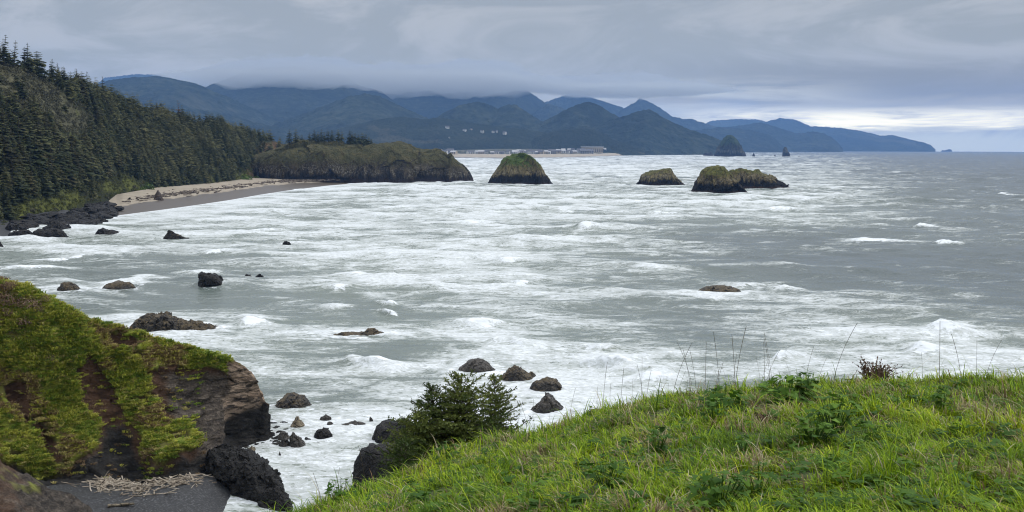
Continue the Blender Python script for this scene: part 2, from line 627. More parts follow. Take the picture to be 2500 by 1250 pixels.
def mat_cliff():
    """near headland: turf, red-brown scars and layered dark rock by vertex attributes"""
    m, n = new_mat('cliff_ground')
    pos, nor = geo(n)
    g = n.attr('grass')['Fac']
    d = n.attr('dirt')['Fac']
    k = n.attr('black')['Fac']
    pale = n.attr('pale')['Fac']
    big = n.noise(pos, 0.22, 4.0, 0.6)
    mid = n.noise(pos, 1.0, 5.0, 0.65)
    fine = n.noise(pos, 4.5, 5.0, 0.7)
    lay = n.noise(n.vm('MULTIPLY', pos, (0.35, 0.35, 1.6)), 1.3, 6.0, 0.7, 1.0)
    mm = n.m('ADD', n.m('MULTIPLY', mid, 0.5), n.m('MULTIPLY', fine, 0.5))
    rock = n.ramp(n.m('ADD', n.m('MULTIPLY', lay, 0.6), n.m('MULTIPLY', fine, 0.4)), [
        (0.34, (0.008, 0.007, 0.006)), (0.45, (0.034, 0.028, 0.023)), (0.55, (0.085, 0.070, 0.057)), (0.66, (0.20, 0.17, 0.138))])
    blk = n.ramp(n.m('ADD', n.m('MULTIPLY', lay, 0.5), n.m('MULTIPLY', fine, 0.5)), [
        (0.36, (0.006, 0.006, 0.006)), (0.52, (0.018, 0.017, 0.016)), (0.68, (0.055, 0.052, 0.048))])
    soil = n.ramp(mm, [(0.32, (0.020, 0.011, 0.007)), (0.5, (0.058, 0.032, 0.019)), (0.68, (0.115, 0.066, 0.040))])
    grs = n.ramp(n.m('ADD', n.m('MULTIPLY', big, 0.45), n.m('MULTIPLY', mm, 0.55)), [
        (0.33, (0.075, 0.077, 0.016)), (0.46, (0.15, 0.175, 0.026)), (0.56, (0.215, 0.245, 0.038)), (0.68, (0.29, 0.30, 0.08))])
    brn = n.sstep(n.noise(pos, 0.35, 5.0, 0.65, 0.5), 0.48, 0.60)
    grs = n.mix(n.m('MULTIPLY', brn, 0.6), grs, (0.105, 0.080, 0.045))
    rock = n.mix(n.m('MULTIPLY', pale, n.sstep(lay, 0.40, 0.56)), rock, (0.30, 0.225, 0.165))
    c = n.mix(k, rock, blk)
    c = n.mix(d, c, soil)
    c = n.mix(g, c, grs)
    h = n.m('ADD', n.m('MULTIPLY', lay, 0.8), n.m('ADD', n.m('MULTIPLY', fine, 0.35), n.m('MULTIPLY', mid, 0.5)))
    n.out(c, 0.85, 0.2, n.bump(h, 0.9, 0.45))
    return m


def mat_slope():
    """forested hill's ground: dark litter, brush, ochre grass and a reddish slip by vertex attributes"""
    m, n = new_mat('slope_ground')
    pos, nor = geo(n)
    b = n.attr('brush')['Fac']
    g = n.attr('grass')['Fac']
    r = n.attr('slip')['Fac']
    mid = n.noise(pos, 0.25, 5.0, 0.7)
    fine = n.noise(pos, 1.1, 5.0, 0.7)
    f = n.m('ADD', n.m('MULTIPLY', mid, 0.5), n.m('MULTIPLY', fine, 0.5))
    base = n.ramp(f, [(0.35, (0.012, 0.015, 0.008)), (0.5, (0.030, 0.036, 0.016)), (0.66, (0.07, 0.068, 0.036))])
    brush = n.ramp(f, [(0.34, (0.045, 0.045, 0.030)), (0.5, (0.095, 0.092, 0.055)), (0.66, (0.16, 0.155, 0.095))])
    grs = n.ramp(f, [(0.36, (0.030, 0.036, 0.012)), (0.5, (0.095, 0.105, 0.026)), (0.64, (0.19, 0.20, 0.045))])
    slip = n.ramp(f, [(0.36, (0.032, 0.028, 0.018)), (0.5, (0.10, 0.062, 0.036)), (0.64, (0.18, 0.14, 0.06))])
    c = n.mix(b, base, brush)
    c = n.mix(g, c, grs)
    c = n.mix(r, c, slip)
    n.out(c, 0.92, 0.1, n.bump(f, 1.0, 1.5))
    return m


def mat_sand():
    m, n = new_mat('beach_sand')
    pos, _ = geo(n)
    wet = n.attr('wet')['Fac']
    f = n.noise(pos, 0.12, 5.0, 0.6)
    f2 = n.noise(pos, 1.5, 4.0, 0.6)
    ww = n.sstep(n.m('ADD', wet, n.m('MULTIPLY', n.m('SUBTRACT', n.noise(pos, 0.05, 5.0, 0.6, 0.6), 0.5), 0.9)), 0.44, 0.54)
    dry = n.ramp(n.m('ADD', n.m('MULTIPLY', f, 0.6), n.m('MULTIPLY', f2, 0.4)), [(0.35, (0.23, 0.195, 0.15)), (0.6, (0.34, 0.295, 0.23))])
    c = n.mix(ww, dry, (0.070, 0.054, 0.038))
    n.out(c, n.lin(ww, 0, 1, 0.9, 0.42), 0.35, n.bump(f2, 0.3, 0.1))
    return m


M = {}
M['water'] = mat_water()
M['cliff'] = mat_cliff()
M['slope'] = mat_slope()
M['sand'] = mat_sand()
M['black_rock'] = mat_rock('black_rock', (0.0025, 0.0025, 0.003), (0.0075, 0.007, 0.007), (0.030, 0.028, 0.026), spec=0.25, rough=0.6)
M['grey_rock'] = mat_rock('grey_rock', (0.012, 0.011, 0.010), (0.042, 0.037, 0.031), (0.13, 0.112, 0.092))
M['far_rock'] = mat_rock('shore_rock', (0.003, 0.003, 0.0035), (0.010, 0.0095, 0.0095), (0.050, 0.044, 0.038), 0.45, spec=0.25, rough=0.65)
M['weed_rock'] = mat_rock('weedy_rock', (0.006, 0.0055, 0.005), (0.018, 0.015, 0.012), (0.055, 0.045, 0.032), 1.0, (0.085, 0.056, 0.014), 0.75)
M['tan_rock'] = mat_rock('tan_rock', (0.05, 0.04, 0.03), (0.16, 0.13, 0.085), (0.26, 0.21, 0.14))
M['brown_rock'] = mat_rock('brown_rock', (0.03, 0.022, 0.018), (0.085, 0.06, 0.045), (0.15, 0.11, 0.085), 0.5)
M['stack'] = mat_stack('stack_rock', 7.5, 17.0)
M['stack_low'] = mat_stack('low_stack_rock', 4.5, 13.0, (0.10, 0.10, 0.028), (0.20, 0.165, 0.08))
M['stack_twin'] = mat_stack('twin_stack_rock', 6.5, 13.0, (0.095, 0.100, 0.020), (0.20, 0.155, 0.07), rust=0.5)
M['haystack'] = mat_stack('great_stack_rock', 10.0, 42.0, (0.026, 0.046, 0.014), (0.045, 0.046, 0.028), (0.007, 0.007, 0.007), s=0.35)
M['far_stack'] = mat_stack('far_stack_rock', 14.0, 60.0, (0.03, 0.04, 0.02), (0.04, 0.042, 0.040), s=0.35)
M['point'] = mat_stack('point_rock', 5.5, 15.0, (0.066, 0.066, 0.026), (0.085, 0.068, 0.042), (0.013, 0.012, 0.014), s=0.55, cracks=0.25, cleft=0.9)
M['mountain'] = mat_forest('mountain_wood', (0.005, 0.009, 0.007), (0.017, 0.026, 0.018), (0.055, 0.065, 0.042), 0.02, 30.0, (0.052, 0.058, 0.040))
M['town_hill'] = mat_forest('town_hill_wood', (0.008, 0.013, 0.008), (0.018, 0.025, 0.014), (0.040, 0.046, 0.026), 0.06, 8.0, (0.050, 0.050, 0.030))
M['needles'] = mat_leafy('spruce_needles', (0.008, 0.013, 0.005), (0.034, 0.046, 0.016), (0.155, 0.150, 0.062), 0.85, 0.15)
M['needles_olive'] = mat_leafy('olive_needles', (0.012, 0.013, 0.006), (0.052, 0.052, 0.020), (0.19, 0.165, 0.075), 0.85, 0.15)
M['needles_near'] = mat_leafy('young_spruce_needles', (0.012, 0.026, 0.006), (0.040, 0.068, 0.014), (0.17, 0.20, 0.045), 0.7, 0.25)
M['red_needles'] = mat_leafy('rusty_needles', (0.03, 0.02, 0.014), (0.075, 0.045, 0.028), (0.13, 0.085, 0.05), 0.8, 0.1)
M['far_needles'] = mat_leafy('far_needles', (0.009, 0.015, 0.010), (0.022, 0.032, 0.018), (0.055, 0.062, 0.036), 0.9, 0.1)
M['bark'] = mat_simple('bark', [(0.35, (0.03, 0.025, 0.02)), (0.65, (0.11, 0.095, 0.08))], 3.0)
M['brush'] = mat_leafy('bare_brush', (0.040, 0.042, 0.028), (0.105, 0.102, 0.062), (0.19, 0.185, 0.11), 0.9, 0.1)
M['bush_green'] = mat_leafy('bright_leaves', (0.035, 0.060, 0.014), (0.095, 0.150, 0.030), (0.19, 0.26, 0.06), 0.8, 0.2)
M['bush_olive'] = mat_leafy('olive_leaves', (0.035, 0.040, 0.014), (0.085, 0.095, 0.028), (0.17, 0.18, 0.05), 0.8, 0.2)
M['leaf'] = mat_leafy('broad_leaves', (0.016, 0.050, 0.004), (0.042, 0.110, 0.008), (0.13, 0.24, 0.02), 0.7, 0.3)
M['dry_shrub'] = mat_leafy('dead_fronds', (0.035, 0.022, 0.016), (0.105, 0.066, 0.045), (0.22, 0.155, 0.11), 0.85, 0.1)
M['grass'] = mat_vcol('grass_blades', 0.55, 0.16, 0.35)
M['stalk'] = mat_simple('dry_stalk', [(0.4, (0.06, 0.05, 0.03)), (0.6, (0.13, 0.10, 0.06))], 8.0)
M['turf'] = mat_simple('turf_soil', [(0.35, (0.018, 0.024, 0.006)), (0.5, (0.045, 0.060, 0.012)), (0.66, (0.10, 0.095, 0.03))], 2.2, bump_s=1.0, bump_d=0.12)
M['gravel'] = mat_simple('dark_gravel', [(0.36, (0.006, 0.0065, 0.008)), (0.54, (0.020, 0.021, 0.024)), (0.72, (0.13, 0.135, 0.145))], 6.0, 0.6, 0.4, 0.8, 0.12, detail=3.0)
M['driftwood'] = mat_simple('driftwood', [(0.35, (0.15, 0.12, 0.09)), (0.5, (0.30, 0.255, 0.20)), (0.68, (0.46, 0.41, 0.34))], 1.2)
M['drift_dark'] = mat_simple('drift_logs', [(0.35, (0.055, 0.042, 0.035)), (0.5, (0.13, 0.105, 0.085)), (0.68, (0.26, 0.225, 0.19))], 0.8)
M['flat_land'] = mat_simple('dune_and_scrub', [(0.36, (0.030, 0.036, 0.018)), (0.55, (0.060, 0.060, 0.034)), (0.7, (0.12, 0.11, 0.07))], 0.03)

# ------------------------------------------------------------------ mountains, far shore, town hill
FOAM_SPOTS = []          # (x, y, radius, strength): surf round rocks, used by the sea


def mountain(name, out, D, depth, mat, nu=260, nv=40, seed=0, tree=7.0, spur=0.30, label=None, base=-6.0, back=0.7, power=0.9):
    P = interp_poly(out, nu)
    px, py = P[:, 0], P[:, 1]
    top = at_dist(px, py, D)
    zt = top[:, 2] - drop(D)
    dirs = top[:, :2] / np.hypot(top[:, 0], top[:, 1])[:, None]
    t = np.concatenate([-np.linspace(1, 0, nv) ** 1.3, np.linspace(0, 1, nv // 3)[1:] * back])
    U = np.arange(nu) / (nu - 1)
    tt = t[None, :]
    w = depth * (0.35 + 0.65 * np.clip(zt / max(zt.max(), 1), 0, 1))[:, None]
    r = D + tt * w
    X = dirs[:, 0:1] * r; Y = dirs[:, 1:2] * r
    prof = (1 - np.abs(tt)) ** power
    env = np.abs(tt) ** 0.7 * (1 - np.abs(tt)) * 2.6
    L = depth * 0.55
    nz = fbm(np.stack([X / L, Y / (L * 1.6), np.full_like(X, seed * 3.1)], -1), 5, 0.5, True)
    Z = base + (zt[:, None] - base) * prof * (1 - spur * env * (0.75 - nz))
    Z = Z + tree * (fbm(np.stack([X / 26, Y / 60, np.full_like(X, seed + 5.5)], -1), 3, 0.6)) * np.clip(prof * 4, 0, 1)
    Z = np.minimum(Z, np.maximum(zt[:, None] + tree * 0.6, base))
    V = np.stack([X, Y, Z + drop(r)], -1)
    o = mk(name, V.reshape(-1, 3), gridF(nu, len(t)), mat)
    return tag(o, label, None, None, 'structure')


MTN = [
    ([(225, 215), (255, 190), (330, 181), (400, 183), (450, 200), (500, 220)], 12500, 2500, 1),
    ([(440, 230), (490, 196), (545, 181), (600, 190), (660, 230)], 12000, 2500, 2),
    ([(150, 235), (275, 194), (310, 189), (380, 186), (420, 191), (480, 205), (560, 238), (640, 275), (760, 330), (880, 352)], 5600, 1500, 3),
    ([(420, 270), (505, 211), (560, 190), (600, 174), (650, 165), (720, 163), (780, 172), (840, 183), (880, 210), (930, 222), (975, 258), (1040, 290), (1150, 330), (1300, 352)], 7000, 2200, 4),
    ([(560, 345), (680, 300), (780, 262), (850, 236), (890, 228), (930, 236), (985, 262), (1060, 296), (1150, 330), (1240, 352)], 6300, 1300, 18),
    ([(250, 330), (330, 280), (420, 262), (500, 268), (600, 292), (700, 318), (800, 335), (900, 352)], 5900, 1000, 19),
    ([(1000, 345), (1090, 310), (1180, 290), (1250, 284), (1310, 292), (1380, 318), (1450, 345)], 6000, 900, 20),
    ([(780, 260), (860, 195), (910, 176), (1000, 163), (1120, 163), (1210, 176), (1250, 198), (1290, 222), (1340, 258), (1400, 275), (1500, 320), (1600, 345)], 8300, 2300, 5),
    ([(990, 330), (1085, 275), (1120, 258), (1165, 248), (1195, 256), (1215, 266), (1240, 254), (1262, 256), (1290, 276), (1340, 305), (1420, 340), (1500, 356)], 6200, 1300, 6),
    ([(1250, 330), (1300, 277), (1340, 252), (1370, 262), (1410, 282), (1480, 330)], 7600, 1200, 14),
    ([(1240, 345), (1340, 290), (1380, 268), (1410, 255), (1435, 248), (1455, 252), (1490, 274), (1510, 286), (1560, 320), (1640, 352)], 5900, 1300, 7),
    ([(1330, 350), (1420, 318), (1480, 296), (1530, 280), (1572, 267), (1590, 268), (1620, 287), (1670, 311), (1710, 324), (1745, 336), (1770, 345), (1785, 360)], 5600, 1200, 8),
    ([(1330, 250), (1400, 225), (1450, 240), (1520, 262), (1560, 300)], 10500, 1500, 9),
    ([(1480, 300), (1520, 266), (1550, 250), (1562, 240), (1580, 246), (1610, 262), (1640, 283), (1670, 291), (1690, 290), (1710, 298), (1760, 312), (1850, 330), (1900, 345)], 9800, 1600, 10),
    ([(1700, 310), (1740, 294), (1800, 291), (1850, 292), (1920, 310)], 13500, 1500, 11),
    ([(1600, 330), (1700, 318), (1760, 310), (1810, 314), (1835, 318), (1880, 330), (1900, 345), (1912, 360)], 7800, 1000, 12),
    ([(1820, 320), (1870, 297), (1905, 288), (1940, 292), (1975, 306), (2010, 330), (2040, 350)], 13000, 1600, 13),
    ([(1660, 340), (1760, 312), (1830, 303), (1855, 298), (1890, 308), (1940, 325), (1985, 321), (2010, 325), (2030, 334), (2045, 348), (2058, 363)], 9200, 1100, 15),
    ([(1880, 330), (1950, 315), (1985, 308), (2020, 310), (2060, 313), (2110, 321), (2150, 331), (2180, 330), (2215, 339), (2255, 348), (2272, 354), (2284, 366)], 12800, 1300, 16),
]
for out, D, dep, sd in MTN:
    D = 6600 if sd == 3 else (D * 1.22 if D >= 7000 else D * .94)
    if sd in (6, 7, 8, 20): dep = 560
    dep = dep * (1.22 if D > 7000 else 1)
    mountain('mountain', out, D, dep, M['mountain'], nu=300, nv=44, seed=sd, tree=9.0 if D < 9000 else 14.0,
             label='blue wooded mountain fading into haze')

# flat coast, dunes and sand of the far town
SHORE = [(860, 386), (1000, 385), (1110, 384.5), (1200, 386), (1290, 386), (1400, 384), (1500, 380.5), (1600, 376.5), (1680, 373.5), (1750, 371.0), (1800, 369.5)]


def far_land():
    n = 220
    P = interp_poly(SHORE, n)
    p0 = at_z(P[:, 0], P[:, 1], 0.0)
    r0 = np.hypot(p0[:, 0], p0[:, 1])
    d = p0[:, :2] / r0[:, None]
    offs = [(-260, -5), (-60, -1.2), (0, 0.1), (60, 1.2), (130, 3.2), (210, 6.0), (290, 8.6), (370, 9.0), (480, 10.5), (760, 15), (1300, 26), (2600, 42)]
    G = np.zeros((n, len(offs), 3))
    fade = np.clip((1800 - P[:, 0]) / 500, 0.35, 1)
    for k, (o, z) in enumerate(offs):
        r = r0 + o * (fade if o > 0 else 1)
        G[:, k, 0] = d[:, 0] * r; G[:, k, 1] = d[:, 1] * r
        zz = z + (perlin(np.stack([P[:, 0] / 14, np.full(n, k * 3.3), np.full(n, 1.0)], -1)) * 2.0 if 4 < k < 9 else 0)
        G[:, k, 2] = zz + drop(r)
    k_sand = 7
    sandG = G[:, :k_sand + 1].reshape(-1, 3)
    wet = np.tile(np.array([1.2, 1.1, 0.95, 0.45, 0.0, -0.3, -0.3, -0.3]), n)
    o = mk('far_beach', sandG, gridF(n, k_sand + 1), M['sand'], attrs={'wet': wet})
    tag(o, 'long pale sand beach in front of the town', None, None, 'structure')
    o2 = mk('coastal_plain', G[:, k_sand:].reshape(-1, 3), gridF(n, len(offs) - k_sand), M['flat_land'])
    tag(o2, 'low scrubby ground behind the beach', None, None, 'structure')
    return o, o2


far_beach, plain = far_land()
plain_bvh = bvh_of(plain)
fbeach_bvh = bvh_of(far_beach)

hill_b = mountain('town_hill', [(640, 360), (730, 340), (780, 326), (850, 309), (900, 296), (950, 287), (985, 285), (1040, 291), (1070, 287), (1120, 294), (1180, 304), (1250, 312), (1300, 319), (1345, 324), (1420, 335), (1500, 352), (1560, 366)],
                  4800, 620, M['town_hill'], nu=240, nv=40, seed=21, tree=4.0, spur=0.22, label='low wooded hill above the town with a few white houses', power=0.8)
hill_k = mountain('town_hill', [(1270, 366), (1310, 335), (1345, 323), (1380, 316), (1420, 313), (1445, 315), (1470, 324), (1495, 340), (1520, 349), (1545, 356), (1575, 366)],
                  4560, 330, M['town_hill'], nu=160, nv=36, seed=22, tree=4.0, spur=0.18, label='dark wooded knoll right behind the beach hotel', power=0.8)
hillb_bvh, hillk_bvh = bvh_of(hill_b), bvh_of(hill_k)


# ------------------------------------------------------------------ sea stacks and rocks
def ridge_rock(name, out, ybase, depth, mat, nexp=2.8, amp=0.1, freq=0.25, nu=90, nv=56, seed=0, zbase=None, z_at=0.0, vstretch=1.0,
               label=None, cat='rock', group=None, foam=0.6, taper=0.55, parent=None, fine=0.35, keep_top=0.75, skew=0.0):
    """rock whose crest follows an outline seen across its real distance, rounded in plan"""
    P = interp_poly(out, nu)
    pm = 0.5 * (P[0, 0] + P[-1, 0])
    Dc = float(dist_z(pm, ybase, z_at)) + depth * 0.85
    c = at_dist(pm, ybase, Dc)
    f = np.array([c[0], c[1]]) / Dc
    rgt = np.array([f[1], -f[0]])
    d = ray(P[:, 0], P[:, 1])
    tq = np.linspace(-1, 1, nu)
    Dv = Dc + skew * tq
    k = Dv / (d[:, 0] * f[0] + d[:, 1] * f[1])
    top = np.array([0, 0, EYE]) + d * k[:, None]
    s = top[:, 0] * rgt[0] + top[:, 1] * rgt[1]
    dz = float(drop(Dc))
    zt = top[:, 2]
    zb = (dz + z_at - 1.2 - 0.15 * (zt.max() - dz)) if zbase is None else zbase
    zt = np.maximum(zt, zb + 0.05)
    t = (s - s[0]) / (s[-1] - s[0]) * 2 - 1
    w = depth * np.maximum(1 - np.abs(t) ** 2.2, 0.0) ** taper + depth * 0.02
    th = np.pi * np.arange(nv) / (nv - 1)
    cs, sn = np.cos(th), np.sin(th)
    yy = -np.sign(cs) * np.abs(cs) ** (2 / nexp)
    zz = np.abs(sn) ** (2 / nexp)
    G = np.zeros((nu, nv, 3))
    lat = s[:, None]
    dep = w[:, None] * yy[None, :]
    G[..., 0] = f[0] * (Dv[:, None] + dep) + rgt[0] * lat
    G[..., 1] = f[1] * (Dv[:, None] + dep) + rgt[1] * lat
    G[..., 2] = zb + (zt - zb)[:, None] * zz[None, :]
    size = min(s[-1] - s[0], 2.2 * max(zt.max() - dz, 0.3))
    N = -grid_normals(G)
    q = G * freq / 1.0
    q = q * np.array([1, 1, 1 / vstretch]) + seed * 7.7
    low = fbm(q * 0.7, 3, 0.5, True) * 0.5 + chunk(q * 0.8 + .25 * fbm(q, 2)[..., None], seed) * 1.0
    hi = fbm(q * 3.7 + 11, 4, 0.6, True) * .8 + chunk(q * 2.6, seed + 3) * 0.9
    env = np.clip(np.abs(dep) / (0.35 * depth), 1 - keep_top, 1)
    disp = amp * size * (low + 0.02) * env + amp * size * fine * (hi - 0.05)
    G = G + N * disp[..., None]
    o = mk(name, G.reshape(-1, 3), gridF(nu, nv), mat, smooth=False, parent=parent)
    if parent is None:
        # origin at the foot
        tag(o, label, cat, group)
    if foam:
        foam = float(foam)
        FOAM_SPOTS.append((c[0], c[1], (s[-1] - s[0]) * 0.5 * f[1] + depth * 0.4, depth + 2, foam))
    return o


ridge_rock('sea_stack', [(1187, 452), (1193, 441), (1202, 427), (1215, 405), (1228, 386), (1236, 380), (1247, 381), (1256, 378), (1275, 380), (1300, 391), (1316, 403), (1322, 416), (1328, 428), (1338, 436), (1346, 444), (1354, 450)],
           451, 24, M['stack'], 3.2, 0.065, 0.06, 130, 80, 1, vstretch=2.5, label='domed sea stack with bright green top and streaked ochre face', cat='sea stack')
ridge_rock('sea_stack', [(1551, 455), (1560, 444), (1566, 428), (1576, 420), (1600, 414), (1622, 411), (1636, 411), (1642, 418), (1648, 432), (1662, 443), (1672, 450), (1680, 454)],
           454, 20, M['stack_low'], 3.2, 0.065, 0.07, 110, 70, 2, vstretch=2.0, label='low flat-topped sea stack with olive top and black foot', cat='sea stack')
twin = ridge_rock('sea_stack', [(1687, 470), (1696, 455), (1704, 432), (1709, 418), (1722, 409), (1738, 404), (1757, 403), (1770, 408), (1780, 420), (1795, 436), (1812, 452), (1826, 465), (1834, 474)],
           473, 17, M['stack_twin'], 3.0, 0.07, 0.08, 120, 76, 3, vstretch=1.6, label='rounded mossy sea stack in front of a longer dark one', cat='sea stack')
ridge_rock('sea_stack', [(1750, 450), (1765, 428), (1782, 415), (1795, 411), (1830, 411), (1852, 413), (1862, 421), (1880, 424), (1893, 431), (1900, 439), (1912, 442), (1922, 451), (1933, 459)],
           461, 16, M['stack_twin'], 3.0, 0.07, 0.08, 140, 70, 4, vstretch=1.5, label='long flat-topped dark sea stack behind the rounded mossy one', cat='sea stack')
ridge_rock('great_stack', [(1741, 382), (1746, 370), (1750, 358), (1757, 348), (1766, 339), (1776, 331), (1783, 328.5), (1791, 332), (1800, 342), (1807, 353), (1811, 366), (1817, 371), (1821, 382)],
           382, 52, M['haystack'], 2.6, 0.06, 0.02, 130, 80, 5, vstretch=2.0, label='tall haystack-shaped sea stack far down the shore', cat='sea stack')
ridge_rock('sea_stack', [(1715, 380.5), (1719, 374), (1725, 371.5), (1730, 373.5), (1733, 373), (1736, 369), (1739, 374), (1743, 381)],
           380.6, 22, M['far_stack'], 2.4, 0.05, 0.03, 60, 40, 6, label='small jagged stack at the left foot of the haystack stack', cat='sea stack')
ridge_rock('rock_needle', [(1836, 382.5), (1838, 376), (1840, 373), (1842, 376), (1844, 382.5)], 382.3, 8, M['far_stack'], 2.0, 0.05, 0.05, 40, 30, 7, label='slim dark needle just right of the haystack stack', cat='sea stack')
ridge_rock('sea_stack', [(1909.5, 382.5), (1910.5, 366), (1914, 359), (1919, 358), (1922, 362), (1924, 369), (1928, 374), (1930, 382.5)], 382.4, 20, M['far_stack'], 3.0, 0.04, 0.03, 60, 50, 8, label='dark upright stack with a stepped right shoulder', cat='sea stack')
ridge_rock('sea_stack', [(1913, 369.5), (1917, 360), (1923, 357), (1930, 359), (1935, 369.5)], 369.3, 40, M['far_stack'], 2.6, 0.04, 0.02, 50, 40, 9, label='hazy dome-shaped stack behind the dark upright one', cat='sea stack', foam=0)
ridge_rock('sea_stack', [(1863.5, 369.5), (1865, 363), (1869, 360), (1873, 363), (1875.5, 369.5)], 369.3, 40, M['far_stack'], 2.6, 0.04, 0.02, 50, 40, 10, label='small hazy cone stack on the horizon before the headland', cat='sea stack', foam=0)
ridge_rock('sea_rock', [(1889, 382), (1891, 378), (1893, 377.5), (1894.5, 382)], 381.8, 7, M['far_stack'], 2.2, 0.05, 0.05, 24, 20, 11, label='tiny dark rock left of the stepped stack', cat='rock')
ridge_rock('sea_rock', [(1947.5, 383), (1949, 380.8), (1951, 380.8), (1953, 383)], 382.8, 7, M['far_stack'], 2.2, 0.05, 0.05, 24, 20, 12, label='tiny low rock right of the stepped stack', cat='rock')
ridge_rock('sea_stack', [(2061, 365.5), (2064, 361.5), (2069, 359.5), (2073, 362.5), (2074, 365.5)], 367.2, 60, M['far_stack'], 2.4, 0.04, 0.02, 40, 30, 13, label='hazy rock off the tip of the nearer blue headland', cat='sea stack', foam=0)
ridge_rock('sea_stack', [(2298, 369), (2301, 366), (2306, 367.2), (2309, 366), (2316, 364.3), (2323, 365), (2324, 369)], 368.8, 60, M['far_stack'], 2.6, 0.04, 0.02, 50, 30, 14, label='low rock alone on the horizon past the last headland', cat='sea stack', foam=0)
ridge_rock('sea_stack', [(2122, 366.3), (2127, 363.6), (2133, 363.6), (2135, 366.3)], 367.4, 60, M['far_stack'], 2.4, 0.04, 0.02, 30, 24, 15, label='faint low islet under the last headland', cat='sea stack', foam=0)
ridge_rock('sea_stack', [(1810, 370), (1814, 362), (1819, 364), (1826, 369)], 369.5, 40, M['far_stack'], 2.4, 0.04, 0.02, 30, 24, 16, label='hazy sloping rock peeping out right of the haystack stack', cat='sea stack', foam=0)

point = ridge_rock('rocky_point', [(560, 400), (640, 372), (700, 352), (735, 346), (770, 345), (800, 346), (850, 349), (920, 351), (950, 348), (975, 349), (992, 354), (1010, 362), (1040, 365), (1065, 366), (1082, 369), (1098, 377), (1112, 386), (1128, 400), (1141, 413), (1150, 428), (1157, 448)],
                   446.5, 46, M['point'], 3.4, 0.045, 0.045, 260, 110, 17, vstretch=2.2, label='dark grassy rock headland jutting into the bay below the forest', cat='headland', foam=0.7, fine=0.3, keep_top=0.9)
point_bvh = bvh_of(point)


def bump_outline(x0, x1, ytop, ybase, rng, kind='hump'):
    n = 9
    xs = np.linspace(x0, x1, n)
    t = np.linspace(0, 1, n)
    pk = rng.uniform(0.3, 0.6)
    if kind == 'flat':
        h = np.array([0, .6, .8, .92, 1, .9, .85, .6, 0]) * (1 - 0.2 * rng.random(n)); ytop = ytop - (ybase - ytop) * .2
    elif kind == 'block':
        h = np.array([0, .85, .97, 1, .95, .88, .75, .5, 0]) * (1 - 0.08 * rng.random(n))
    elif kind == 'wedge':
        h = np.array([0, .75, 1, .9, .72, .55, .4, .22, 0]) * (1 - 0.12 * rng.random(n))
    elif kind == 'peak':
        h = np.array([0, .35, .6, .95, 1, .75, .55, .35, 0]) * (1 - 0.1 * rng.random(n))
    elif kind == 'ramp':
        h = np.array([0, .3, .45, .6, .75, .9, 1, .7, 0]) * (1 - 0.1 * rng.random(n))
    else:
        h = np.array([0, .5, .8, .95, 1, .9, .8, .45, 0]) * (1 - 0.2 * rng.random(n))
    h = h / h.max()
    return [(x, ybase - (ybase - ytop) * k) for x, k in zip(xs, h)]


